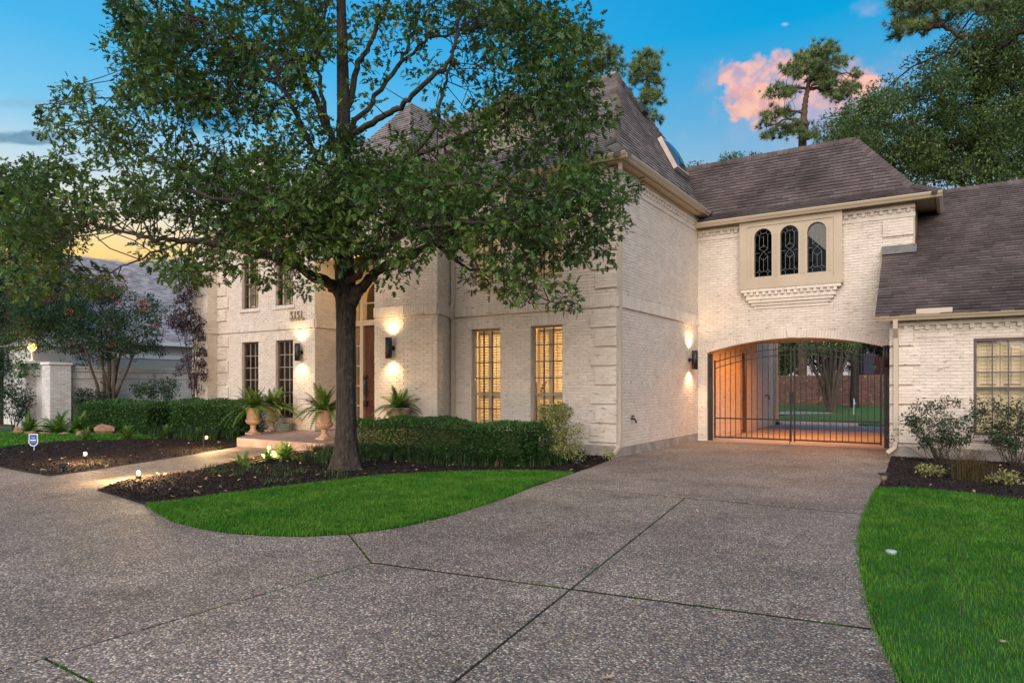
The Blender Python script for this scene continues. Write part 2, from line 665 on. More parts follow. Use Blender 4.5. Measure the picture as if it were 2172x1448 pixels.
m_door = mk('stained_door_wood', (0.11, 0.038, 0.018), (0.055, 0.018, 0.010), scale=5, rough=0.35, spec=0.5, stretch=(6, 6, 0.5), coat=0.3)
m_drive = mk_aggregate('pebble_aggregate', 1.18)
m_path = mk_aggregate('pebble_path', 1.4, 90)
m_joint = mk('mossy_joint', (0.020, 0.017, 0.013), (0.035, 0.055, 0.015), scale=2.2, rough=0.95, lo=0.5, hi=0.62, bump=0.004, bscale=60)
m_concrete = mk('grey_concrete', (0.30, 0.28, 0.26), (0.22, 0.205, 0.19), scale=1.5, rough=0.9, bump=0.002, bscale=50)
m_kerb = mk('pale_kerb', (0.55, 0.53, 0.50), (0.45, 0.43, 0.40), scale=3, rough=0.85)
m_soil = mk('dark_mulch_soil', (0.018, 0.012, 0.010), (0.036, 0.024, 0.018), scale=14, rough=0.95, bump=0.02, bscale=40)
m_chip = mk('mulch_chip', (0.016, 0.011, 0.010), (0.030, 0.019, 0.015), scale=3, rough=0.9, rand=0.65)
m_dryleaf = mk('dry_leaf', (0.30, 0.19, 0.10), (0.42, 0.30, 0.19), scale=20, rough=0.8, rand=0.4)
m_lawn = mk('lawn_ground', (0.020, 0.085, 0.012), (0.028, 0.11, 0.016), scale=5, rough=0.95)
m_grass = mk('grass_blade', (0.050, 0.180, 0.012), (0.112, 0.262, 0.026), scale=1.6, rough=0.55, spec=0.2, rand=0.40, trans=0.28, hue=0.022, c3=(0.032, 0.14, 0.006), c3scale=5.0, c3lo=0.52, c3hi=0.72)
m_farland = mk('far_ground', (0.03, 0.06, 0.018), (0.06, 0.07, 0.03), scale=0.15, rough=0.95)
m_turf = mk('putting_turf', (0.055, 0.115, 0.025), (0.07, 0.14, 0.03), scale=2, rough=0.95)
m_bark = mk('grey_bark', (0.062, 0.050, 0.040), (0.026, 0.020, 0.016), scale=9, detail=6, rough=0.95, stretch=(3.0, 3.0, 0.55), bump=0.03, bscale=18,
            c3=(0.09, 0.085, 0.065), c3scale=7, c3amt=0.5)
m_oaktwig = mk('oak_limb_bark', (0.060, 0.048, 0.038), (0.030, 0.023, 0.018), scale=7, rough=0.95, bump=0.01, bscale=30)
m_pinebark = mk('pine_bark', (0.16, 0.105, 0.075), (0.085, 0.055, 0.04), scale=5, rough=0.95, stretch=(2, 2, 0.6), bump=0.02, bscale=10)
m_myrtlebark = mk('smooth_tan_bark', (0.12, 0.085, 0.058), (0.07, 0.05, 0.034), scale=6, rough=0.8, stretch=(2, 2, 0.5))


def leafm(name, c1, c2, rand=0.4, trans=0.36, rough=0.42, spec=0.45, scale=0.8, hue=0.02, **k):
    return mk(name, c1, c2, scale=scale, rough=rough, spec=spec, rand=rand, trans=trans, hue=hue, **k)


m_oakleaf = leafm('oak_leaf', (0.040, 0.088, 0.022), (0.106, 0.180, 0.030), rand=0.5, trans=0.36, hue=0.022, rough=0.36)
m_hedgeleaf = leafm('hedge_leaf', (0.040, 0.105, 0.020), (0.060, 0.150, 0.026), rand=0.45, scale=1.5)
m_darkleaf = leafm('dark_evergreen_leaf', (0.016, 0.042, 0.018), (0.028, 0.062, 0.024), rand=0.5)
m_midleaf = leafm('live_oak_leaf', (0.10, 0.155, 0.045), (0.145, 0.21, 0.060), rand=0.5, scale=0.25)
m_myrtleleaf = leafm('crape_myrtle_leaf', (0.028, 0.066, 0.022), (0.045, 0.090, 0.026), rand=0.5)
m_purple = leafm('purple_leaf', (0.045, 0.018, 0.020), (0.075, 0.036, 0.034), rand=0.5)
m_flower = leafm('coral_bloom', (0.42, 0.075, 0.055), (0.50, 0.13, 0.085), rand=0.4, trans=0.2)
m_varieg = leafm('variegated_leaf', (0.52, 0.47, 0.17), (0.13, 0.19, 0.05), rand=0.5, scale=22, hue=0.01)
m_fern = leafm('fern_frond', (0.085, 0.175, 0.022), (0.120, 0.215, 0.034), rand=0.3, trans=0.3)
m_strap = leafm('liriope_blade', (0.022, 0.062, 0.016), (0.040, 0.085, 0.020), rand=0.5, scale=2)
m_drystrap = leafm('dry_grass_blade', (0.16, 0.10, 0.045), (0.10, 0.09, 0.035), rand=0.5, scale=3)
m_needle = leafm('pine_needle', (0.13, 0.19, 0.06), (0.19, 0.25, 0.085), rand=0.45, trans=0.15, scale=0.4)
m_roseleaf = leafm('rose_leaf', (0.032, 0.070, 0.026), (0.060, 0.085, 0.035), rand=0.5, scale=3, c3=(0.11, 0.035, 0.03), c3scale=3, c3lo=0.60, c3hi=0.68)
m_rock = mk('tan_boulder', (0.34, 0.20, 0.12), (0.22, 0.13, 0.085), scale=6, rough=0.9, bump=0.02, bscale=14)
m_white = mk('white_paint', (0.72, 0.72, 0.70), rough=0.6)
m_whitebrick = mk('whitewashed_wall_brick', (0.70, 0.67, 0.63), (0.61, 0.58, 0.54), scale=2.0, rough=0.9, rand=0.1, bump=0.004, bscale=40,
                  c3=(0.20, 0.16, 0.13), c3scale=8, c3lo=0.66, c3hi=0.72, c3stretch=(1, 1, 2.5), c3amt=0.6)
m_whitemortar = mk('whitewashed_mortar', (0.36, 0.34, 0.31), (0.30, 0.28, 0.26), scale=4, rough=0.95)
m_redbrick = mk('red_fence_brick', (0.20, 0.10, 0.07), (0.15, 0.075, 0.055), scale=1.5, rough=0.9, rand=0.35, c3=(0.40, 0.30, 0.24), c3scale=2.5, c3lo=0.62, c3hi=0.68)
m_redmortar = mk('grey_fence_mortar', (0.20, 0.16, 0.14), rough=0.95)

# ================================================================== HOUSE
FY, SX, BY, GY = 13.0, -5.9, 18.4, 16.3      # front wall, side wall, archway wing and garage wall planes
house = empty('house', (-11.0, 13.5, 0))
tag(house, 'painted white brick two-storey house with arched driveway passage and shingled roofs', 'house')

BOXV = [(x, y, z) for z in (0, 1) for y in (0, 1) for x in (0, 1)]
BOXF = [(4, 5, 7, 6), (0, 1, 5, 4), (2, 6, 7, 3), (0, 4, 6, 2), (1, 3, 7, 5)]
WEDV = [(0, 0, 0), (1, 0, 0), (0, 1, 0), (1, 1, 0), (0, 0, 1), (1, 0, 1), (0, 1, 0.15), (1, 1, 0.15)]
CH, BL, JT = 0.0677, 0.203, 0.011
PIECES = {'brick': [], 'shingle': []}         # (part, matrices, material) kept until the nearest 300 are chosen


def box_mat(fr, a0, a1, z0, z1, d0, d1):
    o = fr.p(a0, d0, z0)
    return [[fr.u.x * (a1 - a0), 0, fr.n.x * (d1 - d0), o.x], [fr.u.y * (a1 - a0), 0, fr.n.y * (d1 - d0), o.y], [0, z1 - z0, 0, o.z]]


def intervals(a0, a1, z0, z1, holes):
    iv = [(a0, a1)]
    for h in holes:
        r = h(z0, z1) if callable(h) else ((h[0], h[1]) if (h[2] < z1 - 0.012 and h[3] > z0 + 0.012) else None)
        if not r:
            continue
        nx = []
        for p, q in iv:
            if r[1] <= p or r[0] >= q:
                nx.append((p, q))
            else:
                if r[0] - p > 0.02:
                    nx.append((p, r[0] - 0.004))
                if q - r[1] > 0.02:
                    nx.append((r[1] + 0.004, q))
        iv = nx
    return iv


def courses(fr, a0, a1, z0, z1, holes=(), d=0.0, proud=(0.007, 0.014)):
    out = []
    k = 0
    z = z0
    while z < z1 - 0.02:
        zt = min(z + CH - JT, z1)
        st = BL + JT
        off = (0.5 if k % 2 else 0.0) * st
        for p, q in intervals(a0, a1, z, z + CH, holes):
            b = math.floor((p - a0 - off) / st) * st + a0 + off
            while b < q:
                s_, e_ = max(b, p), min(b + BL, q)
                if e_ - s_ > 0.03:
                    j = random.uniform(-0.0016, 0.0016)
                    out.append(box_mat(fr, s_, e_ + random.uniform(-0.003, 0.002), z + j, zt + j + random.uniform(-0.002, 0.002), d - 0.004, d + random.uniform(*proud)))
                b += st
        z += CH
        k += 1
    return out


def soldiers(fr, a0, a1, z0, z1, d=0.0, proud=(0.007, 0.014), step=CH):
    out = []
    n = max(1, round((a1 - a0) / step))
    w = (a1 - a0) / n
    for i in range(n):
        out.append(box_mat(fr, a0 + i * w + JT * 0.4, a0 + (i + 1) * w - JT * 0.4, z0, z1 + random.uniform(-0.003, 0.003), d - 0.004, d + random.uniform(*proud)))
    return out


def backing(mb, fr, a0, a1, z0, z1, rects, th=0.14):
    xs = sorted({a0, a1} | {min(max(v, a0), a1) for r in rects for v in r[:2]})
    zs = sorted({z0, z1} | {min(max(v, z0), z1) for r in rects for v in r[2:]})
    for i in range(len(xs) - 1):
        for k in range(len(zs) - 1):
            cx, cz = (xs[i] + xs[i + 1]) / 2, (zs[k] + zs[k + 1]) / 2
            if any(r[0] < cx < r[1] and r[2] < cz < r[3] for r in rects):
                continue
            mb.obox(fr, xs[i], xs[i + 1], -th, 0, zs[k], zs[k + 1])


def quoin(fr, a0, a1, z0, parent, n=5, d=0.052):
    mb = MB()
    mb.obox(fr, a0, a1, 0.0, d - 0.008, z0 - 0.004, z0 + n * CH - JT + 0.004)
    for m in courses(fr, a0, a1, z0, z0 + n * CH - JT, (), d=d - 0.008, proud=(0.006, 0.010)):
        M_ = np.array(m)
        V = [M_[:, :3] @ np.array(v) + M_[:, 3] for v in BOXV]
        mb.add(V, BOXF)
    return mb.build('quoin', m_brick, parent)


def quoins_at(fr, start, sign, zs, parent, wide, narrow, first_wide=True):
    for i, z in enumerate(zs):
        w = wide if (i % 2 == 0) == first_wide else narrow
        a0, a1 = (start, start + w) if sign > 0 else (start - w, start)
        quoin(fr, a0, a1, z, parent)


QZ = [0.315 + 0.406 * k for k in range(7)]
QZU = [3.575 + 0.406 * k for k in range(5)]
BELT0, BELT1 = 3.166, 3.40


def wall(name_, fr, z0, z1, rects=(), holes=(), a0=0.0, a1=None, bs=0.0, be=0.0, belt=True, over=0.008, arches=(), foundation=True, found_h=0.24):
    a1 = fr.L if a1 is None else a1
    mb = MB()
    backing(mb, fr, a0 + bs, a1 - be, z0, z1, rects)
    w = mb.build('wall', m_mortar, house)
    hl = list(rects) + list(holes)
    ms = []
    lint = []
    for (p, q, zb, zt) in arches:                      # flat soldier lintel with a keystone
        lint.append((p - 0.10, q + 0.10, zt, zt + 3 * CH + 0.03))
    hl += lint
    zs = z0 + (found_h if foundation else 0)
    if belt and z1 > BELT1:
        ms += courses(fr, a0, a1 + over, zs, BELT0 - 0.01, hl)
        ms += courses(fr, a0, a1 + over, BELT1 + 0.012, z1, hl)
        b = MB()
        for p, q in intervals(a0, a1, BELT0, BELT1, hl):
            b.obox(fr, p, q, 0.0, 0.036, BELT0, BELT1)
        b.build('belt_course', m_mortar, w)
        sm = []
        for p, q in intervals(a0, a1 + over, BELT0, BELT1, hl):
            sm += soldiers(fr, p, q, BELT0 + 0.002, BELT1 - 0.002, d=0.038, proud=(0.004, 0.010))
        ms += sm
    else:
        ms += courses(fr, a0, a1 + over, zs, z1, hl)
    for (p, q, zb, zt), lr in zip(arches, lint):
        c = (p + q) / 2
        ms += soldiers(fr, lr[0], c - 0.055, zt + 0.004, lr[3] - 0.004)
        ms += soldiers(fr, c + 0.055, lr[1], zt + 0.004, lr[3] - 0.004)
        MB().fprism(fr, [(c - 0.045, zt + 0.004), (c + 0.045, zt + 0.004), (c + 0.07, lr[3] + 0.02), (c - 0.07, lr[3] + 0.02)], -0.005, 0.022).build('keystone', m_brick, w)
    if foundation:
        MB().obox(fr, a0 + 0.002, a1 + 0.004, -0.02, 0.012, -0.1, z0 + found_h - 0.012).build('foundation', m_found, w)
    PIECES['brick'].append((w, ms))
    return w


def dentils(fr, a0, a1, z0, parent, h=0.085, w=0.075, sp=0.19, ledge=True):
    n = int((a1 - a0) / sp)
    me = None
    for i in range(n + 1):
        a = a0 + i * sp
        if me is None:
            o = MB().obox(fr, a, a + w, 0.0, 0.055, z0, z0 + h).build('dentil', m_brick, parent)
            me = o.data
            base = a
        else:
            o = bpy.data.objects.new('dentil', me)
            COL.objects.link(o)
            o.location = fr.u * (a - base)
            o.parent = parent
    b = MB()
    b.obox(fr, a0 - 0.05, a1 + 0.1, 0.0, 0.062, z0 + h + 0.002, z0 + h + CH)
    if ledge:
        b.obox(fr, a0 - 0.05, a1 + 0.1, 0.0, 0.028, z0 - 0.12, z0 - 0.02)
    b.build('dentil_ledge', m_brick, parent)


def room(name_, x0, x1, y0, y1, z0, z1, mat):
    b = MB()
    b.box(x0, x1, y1, y1 + 0.1, z0, z1)
    b.box(x0 - 0.1, x0, y0, y1 + 0.1, z0, z1)
    b.box(x1, x1 + 0.1, y0, y1 + 0.1, z0, z1)
    b.box(x0 - 0.1, x1 + 0.1, y0, y1 + 0.1, z0 - 0.1, z0)
    b.box(x0 - 0.1, x1 + 0.1, y0, y1 + 0.1, z1, z1 + 0.1)
    return b.build('room_lining', mat, house)


def point(loc, power, color=(1, 0.66, 0.32), r=0.08, parent=None):
    d = bpy.data.lights.new('lamp_light', 'POINT')
    d.energy = power
    d.color = color
    d.shadow_soft_size = r
    o = bpy.data.objects.new('lamp_light', d)
    o.location = loc
    COL.objects.link(o)
    return adopt(o, parent)


def spot(loc, direction, power, color=(1, 0.68, 0.36), angle=75, blend=0.7, r=0.03, parent=None):
    d = bpy.data.lights.new('lamp_light', 'SPOT')
    d.energy = power
    d.color = color
    d.spot_size = math.radians(angle)
    d.spot_blend = blend
    d.shadow_soft_size = r
    o = bpy.data.objects.new('lamp_light', d)
    o.location = loc
    o.rotation_euler = Vector(direction).to_track_quat('-Z', 'Y').to_euler()
    COL.objects.link(o)
    return adopt(o, parent)


# ---------------------------------------------------------------- windows
def make_window(fr, a0, a1, z0, z1, cols, rows, meet=None, shutters=2, mframe=None, mbar=None, open_=0.5, depth=0.10, slat=0.062, label=None):
    """window (frame) > pane, glazing_bars, shutter, window_sill"""
    mframe = mframe or m_frame
    mbar = mbar or m_frame
    t = 0.05
    b = MB()
    d0, d1 = -depth - 0.05, -depth + 0.02
    b.obox(fr, a0, a0 + t, d0, d1, z0, z1)
    b.obox(fr, a1 - t, a1, d0, d1, z0, z1)
    b.obox(fr, a0 + t, a1 - t, d0, d1, z1 - t, z1)
    b.obox(fr, a0 + t, a1 - t, d0, d1, z0, z0 + t)
    if meet:
        b.obox(fr, a0 + t, a1 - t, d0, d1 - 0.005, meet - 0.02, meet + 0.02)
    w = b.build('window', mframe, house)
    if label:
        w['label'] = label
    pa, pb, pz0, pz1 = a0 + t, a1 - t, z0 + t, z1 - t
    xs = [pa + (pb - pa) * i / cols for i in range(cols + 1)]
    if meet:
        up = max(1, round(rows * (pz1 - meet) / (pz1 - pz0)))
        lo = rows - up
        zs = [pz0 + (meet - pz0) * i / max(lo, 1) for i in range(max(lo, 1))] + [meet + (pz1 - meet) * i / up for i in range(up + 1)]
    else:
        zs = [pz0 + (pz1 - pz0) * i / rows for i in range(rows + 1)]
    g = MB()
    for x in xs[1:-1]:
        g.obox(fr, x - 0.011, x + 0.011, d1 - 0.045, d1 - 0.012, pz0, pz1)
    for z in zs[1:-1]:
        if meet and abs(z - meet) < 0.02:
            continue
        g.obox(fr, pa, pb, d1 - 0.043, d1 - 0.014, z - 0.011, z + 0.011)
    g.build('glazing_bars', mbar, w)
    for i in range(cols):
        for k in range(len(zs) - 1):
            MB().obox(fr, xs[i] + 0.005, xs[i + 1] - 0.005, d1 - 0.032, d1 - 0.028, zs[k] + 0.005, zs[k + 1] - 0.005).build('pane', m_glass, w)
    if shutters:
        sw = (pb - pa) / shutters
        for i in range(shutters):
            s_ = MB()
            x0, x1 = pa + i * sw + 0.004, pa + (i + 1) * sw - 0.004
            st = 0.055
            e0, e1 = d0 - 0.09, d0 - 0.055
            for zz0, zz1 in ([(pz0, meet - 0.03), (meet - 0.024, pz1)] if meet else [(pz0, pz1)]):
                s_.obox(fr, x0, x0 + st, e0, e1, zz0, zz1)
                s_.obox(fr, x1 - st, x1, e0, e1, zz0, zz1)
                s_.obox(fr, x0 + st, x1 - st, e0, e1, zz0, zz0 + 0.08)
                s_.obox(fr, x0 + st, x1 - st, e0, e1, zz1 - 0.09, zz1)
                n = int((zz1 - zz0 - 0.19) / slat)
                for q in range(n):
                    zc = zz0 + 0.10 + (q + 0.5) * (zz1 - zz0 - 0.19) / n
                    hh = slat * 0.48 * math.sin(open_)
                    dd = slat * 0.48 * math.cos(open_)
                    ec = (e0 + e1) / 2
                    tq = 0.004
                    V = [fr.p(a, ec + sd * dd, zc - sd * hh + sz * tq) for sz in (-1, 1) for sd in (-1, 1) for a in (x0 + st, x1 - st)]
                    s_.add(V, [(0, 2, 3, 1), (4, 5, 7, 6), (0, 1, 5, 4), (2, 6, 7, 3), (0, 4, 6, 2), (1, 3, 7, 5)])
                s_.obox(fr, (x0 + x1) / 2 - 0.008, (x0 + x1) / 2 + 0.008, e1 + 0.012, e1 + 0.022, zz0 + 0.1, zz1 - 0.1)
            s_.build('shutter', m_shutter, w)
    return w


def brick_sill(fr, a0, a1, z, parent, h=0.10, d=0.05):
    b = MB()
    n = max(1, round((a1 - a0) / CH))
    w_ = (a1 - a0) / n
    for i in range(n):
        b.obox(fr, a0 + i * w_ + 0.003, a0 + (i + 1) * w_ - 0.003, -0.12, d + random.uniform(-0.002, 0.002), z - h, z)
    return b.build('window_sill', m_brick, parent)


# ---- front right block
fR = Frame(-10.3, FY, SX, FY)
WA = [(-9.67 + 10.3, -8.835 + 10.3), (-8.0 + 10.3, -7.18 + 10.3)]
rects = [(p, q, 0.56, 2.85) for p, q in WA] + [(p, q, 3.88, 5.50) for p, q in WA]
wR = wall('front', fR, 0, 6.12, rects, be=0.15, arches=[r for r in rects])
quoins_at(fR, fR.L + 0.022, -1, QZ, wR, 0.60, 0.48)
quoins_at(fR, fR.L + 0.022, -1, QZU, wR, 0.60, 0.48, first_wide=False)
dentils(fR, 0.3, fR.L - 0.1, 5.90, wR)
for i, r in enumerate(rects):
    w = make_window(fR, *r, cols=3, rows=6 if i < 2 else 4, meet=(1.31 if i < 2 else 4.66), shutters=2, mframe=m_framelight, open_=0.30)
    brick_sill(fR, r[0] - 0.12, r[1] + 0.12, r[2], w)
room('r', -10.15, -6.05, FY + 0.35, 16.8, 0.15, 3.0, m_room)
room('r', -10.15, -6.05, FY + 0.35, 16.8, 3.35, 5.9, mk('cool_room_paint', (0.62, 0.56, 0.46), rough=0.9))
point((-8.2, 15.0, 2.5), 115, (1, 0.66, 0.30), 0.25, house)
point((-7.7, 15.6, 1.7), 40, (1, 0.70, 0.36), 0.12, house)
point((-7.9, 15.0, 5.5), 70, (1, 0.84, 0.62), 0.25, house)
# furniture silhouettes seen through the louvres
b = MB()
b.box(-8.9, -6.6, 14.6, 15.3, 0.16, 1.05)
b.box(-8.7, -8.6, 14.2, 14.3, 0.16, 1.6)
b.tube([(-9.6, 15.5, 0.2), (-9.5, 15.5, 2.4)], 0.05)
b.tube([(-9.9, 16.2, 0.9), (-8.9, 15.2, 1.6)], 0.04)
b.build('sideboard', m_dimroom, house)

# ---- side wall of the main block
fS = Frame(SX, FY, SX, BY)
wS = wall('side', fS, 0, 6.12, bs=0.0, found_h=0.20)
dentils(fS, 0.12, fS.L - 0.05, 5.86, wS)

# ---- arched wing over the driveway
fB = Frame(SX, BY, -0.78, BY)
AC, AH, AZ, AR = (-5.64 - 1.26) / 2 - SX, 2.19, 2.40, 7.43
ACZ = 2.73 - AR


def arch_z(a):
    return ACZ + math.sqrt(AR * AR - (a - AC) ** 2)


def arch_hole(z0, z1):
    zm = (z0 + z1) / 2
    if zm < AZ:
        return (AC - AH, AC + AH)
    r = AR + 0.215
    if zm >= ACZ + r:
        return None
    h = math.sqrt(r * r - (zm - ACZ) ** 2)
    h = min(h, AH + 0.06)
    return (AC - h, AC + h)


mb = MB()
mb.obox(fB, 0.0, AC - AH, -0.30, 0, 0, 6.0)
mb.obox(fB, AC + AH, fB.L, -0.30, 0, 0, 6.0)
NA = 28
for i in range(NA):
    p, q = AC - AH + 2 * AH * i / NA, AC - AH + 2 * AH * (i + 1) / NA
    V = [fB.p(p, 0, arch_z(p)), fB.p(q, 0, arch_z(q)), fB.p(q, 0, 6.0), fB.p(p, 0, 6.0), fB.p(p, -0.3, arch_z(p)), fB.p(q, -0.3, arch_z(q)), fB.p(q, -0.3, 6.0), fB.p(p, -0.3, 6.0)]
    mb.add(V, [(0, 1, 2, 3), (4, 7, 6, 5), (0, 4, 5, 1), (3, 2, 6, 7)])
wB = mb.build('wall', m_mortar, house)
OA0, OA1 = -4.69 - SX, -2.29 - SX            # oriel box along the wall
corbel_hole = (OA0 + 0.05, OA1 - 0.05, 3.46, 4.0)
ms = courses(fB, 0.012, fB.L + 0.008, 0.0, 5.90, [arch_hole, (OA0, OA1, 4.0, 5.95)])
n_v = 64
amax = math.asin(AH / AR)
for i in range(n_v):
    t0, t1 = -amax + 2 * amax * i / n_v, -amax + 2 * amax * (i + 1) / n_v
    tm = (t0 + t1) / 2
    if abs(tm) < 0.019:
        continue
    c, s = math.cos(tm), math.sin(tm)
    w_ = (t1 - t0) * AR - JT * 0.8
    o = fB.p(AC + s * AR - c * w_ / 2, -0.004, ACZ + c * AR + s * w_ / 2 + 0.004)
    ux = Vector((c * w_, 0, -s * w_))
    uy = Vector((s * 0.205, 0, c * 0.205))
    dd = random.uniform(0.010, 0.016)
    ms.append([[ux.x, uy.x, 0, o.x], [0, 0, -dd, o.y], [ux.z, uy.z, 0, o.z]])
PIECES['brick'].append((wB, ms))
kz = 2.73
MB().fprism(fB, [(AC - 0.09, kz + 0.01), (AC + 0.09, kz + 0.01), (AC + 0.15, kz + 0.31), (AC - 0.15, kz + 0.31)], -0.005, 0.03).build('keystone', m_brick, wB)
dentils(fB, 0.06, OA0 - 0.12, 5.60, wB)
dentils(fB, OA1 + 0.06, fB.L - 0.05, 5.60, wB)
quoin(fB, fB.L - 0.62, fB.L + 0.01, 5.06, wB, n=6)
# oriel with three arched leaded lights
D = 0.17
ori = MB()
zb, zt = 4.17, 5.92
cs = [-4.13 - SX, -3.485 - SX, -2.84 - SX]
hw, sp, tp = 0.22, 5.37, 5.59
strips = [OA0] + [x for c in cs for x in (c - hw, c + hw)] + [OA1]
for i in range(0, len(strips), 2):
    ori.obox(fB, strips[i], strips[i + 1], 0.0, D, zb, zt)
for c in cs:
    ori.obox(fB, c - hw, c + hw, 0.0, D, zb, 4.34)
    for k in range(12):
        t0, t1 = PI * k / 12, PI * (k + 1) / 12
        p, q = c - hw * math.cos(t0), c - hw * math.cos(t1)
        za, zc = sp + hw * math.sin(t0), sp + hw * math.sin(t1)
        V = [fB.p(p, D, za), fB.p(q, D, zc), fB.p(q, D, zt), fB.p(p, D, zt), fB.p(p, 0, za), fB.p(q, 0, zc), fB.p(q, 0, zt), fB.p(p, 0, zt)]
        ori.add(V, [(0, 1, 2, 3), (4, 7, 6, 5), (0, 4, 5, 1), (3, 2, 6, 7)])
O = ori.build('oriel_window', m_trimpaint, house)
O['label'] = 'tan oriel box with three arched leaded lights above the drive arch'
for c in cs:                                   # raised moulding round each light, glass, cames
    for s_ in (-1, 1):
        MB().obox(fB, c + s_ * (hw + 0.075) - 0.012, c + s_ * (hw + 0.075) + 0.012, D, D + 0.015, 4.34, 5.44).build('pilaster_strip', m_trimpaint, O)
    pts = [(c - hw, 4.34)] + [(c + hw, 4.34)] + [(c + hw * math.cos(t), sp + hw * math.sin(t)) for t in [PI * k / 16 for k in range(17)]]
    MB().fprism(fB, pts, D - 0.09, D - 0.084).build('pane', m_darkglass, O)
    rim = MB()
    arc = [(c + (hw - 0.008) * math.cos(t), sp + (hw - 0.008) * math.sin(t)) for t in [PI * k / 16 for k in range(17)]]
    line = [(c + hw - 0.008, 4.35)] + arc + [(c - hw + 0.008, 4.35), (c + hw - 0.008, 4.35)]
    rim.tube([fB.p(a, D - 0.075, z) for a, z in line], 0.012, 4)
    rim.build('light_rim', m_frame, O)
    ld = MB()
    dl = D - 0.080

    def came(*pts_):
        ld.tube([fB.p(c + a, dl, z) for a, z in pts_], 0.0048, 4)
    zb_, zm_, zt_ = 4.36, 4.97, 5.42
    for x in (-0.105, 0.0, 0.105):
        if x:
            came((x, zb_ + 0.14), (x, zm_ - 0.10))
            came((x, zm_ + 0.10), (x, zt_))
        else:
            came((x, zb_ + 0.13), (x, zm_ - 0.14))
            came((x, zm_ + 0.14), (x, zt_ - 0.02))
    came((-hw, zm_), (-0.105, zm_))
    came((0.105, zm_), (hw, zm_))
    for s_ in (-1, 1):
        came((s_ * 0.105, zm_ - 0.1), (0, zm_ + 0.03), (-s_ * 0.105, zm_ + 0.1))
        came((s_ * 0.105, zm_ + 0.1), (0, zm_ + 0.2), )
        came((s_ * 0.105, zm_ - 0.1), (0, zm_ - 0.2), )
        came((s_ * hw, zb_ + 0.10), (s_ * 0.15, zb_ + 0.12), (s_ * 0.105, zb_ + 0.17), (s_ * 0.06, zb_ + 0.12), (s_ * 0.105, zb_ + 0.07), (s_ * 0.15, zb_ + 0.12))
        came((s_ * 0.105, zb_ + 0.07), (s_ * 0.105, zb_))
        came((s_ * 0.06, zb_ + 0.12), (0, zb_ + 0.13))
        came((s_ * 0.105, zt_), (s_ * 0.15, zt_ + 0.05), (s_ * hw, zt_ - 0.02))
        came((s_ * 0.105, zt_), (s_ * 0.06, zt_ + 0.06), (0, zt_ + 0.05), )
        came((s_ * 0.06, zt_ + 0.06), (s_ * 0.09, sp + 0.19))
    ld.build('leading', m_lead, O)
b = MB()
b.obox(fB, OA0 - 0.03, OA0 + 0.16, D, D + 0.02, zb, zt)
b.obox(fB, OA1 - 0.16, OA1 + 0.03, D, D + 0.02, zb, zt)
b.obox(fB, OA0 + 0.16, OA1 - 0.16, D, D + 0.02, 5.66, zt)
b.obox(fB, OA0 - 0.03, OA1 + 0.03, D, D + 0.026, 4.10, 4.19)
b.build('trim_board', m_trimpaint, O)
MB().obox(fB, OA0 - 0.04, OA1 + 0.04, 0.0, D + 0.045, 4.03, 4.12).build('sill_moulding', m_trimpaint, O)
cb = MB()
for i, (dz0, dz1, ins, dep) in enumerate([(3.95, 4.028, 0.0, D + 0.03), (3.86, 3.946, 0.10, D - 0.02), (3.76, 3.856, 0.12, D - 0.03), (3.68, 3.756, 0.18, D - 0.06), (3.60, 3.676, 0.24, D - 0.10), (3.52, 3.596, 0.30, D - 0.135)]):
    cb.obox(fB, OA0 + ins, OA1 - ins, 0.0, dep, dz0, dz1)
cb.build('brick_corbel', m_brick, O)
n = 15
for i in range(n):
    a = OA0 + 0.09 + (OA1 - OA0 - 0.25) * i / (n - 1)
    MB().obox(fB, a, a + 0.07, D - 0.02, D + 0.028, 3.866, 3.944).build('dentil', m_brick, O)
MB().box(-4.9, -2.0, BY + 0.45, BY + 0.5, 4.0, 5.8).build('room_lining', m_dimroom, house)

# ---- passage under the wing
b = MB()
b.box(-5.90, -5.64, BY + 0.3, 24.0, 0, 2.95)
pl = b.build('wall', m_mortar, house)
fPL = Frame(-5.64, BY + 0.3, -5.64, 24.0)
PIECES['brick'].append((pl, courses(fPL, 0, fPL.L, 0.12, 2.93)))
MB().box(-1.26, -0.78, BY + 0.3, 24.0, 0, 2.95).build('wall', m_brick, house)
MB().box(-5.9, -0.78, BY + 0.302, 24.0, 2.952, 3.08).build('passage_ceiling', m_trimpaint, house)
fXW = Frame(-5.72, 24.0, -5.72, 27.3)
b = MB()
b.obox(fXW, 0, fXW.L, -0.2, 0, 0, 5.9)
xw = b.build('wall', m_mortar, house)
PIECES['brick'].append((xw, courses(fXW, 0, fXW.L, 0.15, 4.4)))
b = MB()
b.box(-5.71, -5.55, 22.05, 22.22, 0.0, 2.55)
b.build('service_door', m_door, house)
MB().tube([(-5.64, 27.18, 4.2), (-5.64, 27.18, 0.3), (-5.5, 27.18, 0.08)], 0.055, 6).build('downspout', m_spout, house)
MB().tube([(-5.72, 25.6, 1.15), (-5.6, 25.6, 1.15), (-5.58, 25.6, 1.0)], 0.03, 6).build('hose_bib', m_black, house)
MB().box(-6.4, -0.7, 24.0, 24.14, 2.95, 6.0).build('wall', m_mortar, house)
for y in (19.2, 20.9):
    lamp = MB().lathe([(0.10, 0.0), (0.12, -0.02), (0.10, -0.04), (0.03, -0.045)], (-3.5, y, 2.95), 14).build('ceiling_light', m_bulb, house, True)
    spot((-3.5, y, 2.86), (0, 0, -1), 165, (1.0, 0.30, 0.03), 172, 0.3, 0.08, house)
    spot((-3.5, y, 2.86), (0, 0.45, -1), 210, (1.0, 0.34, 0.06), 95, 0.8, 0.08, house)

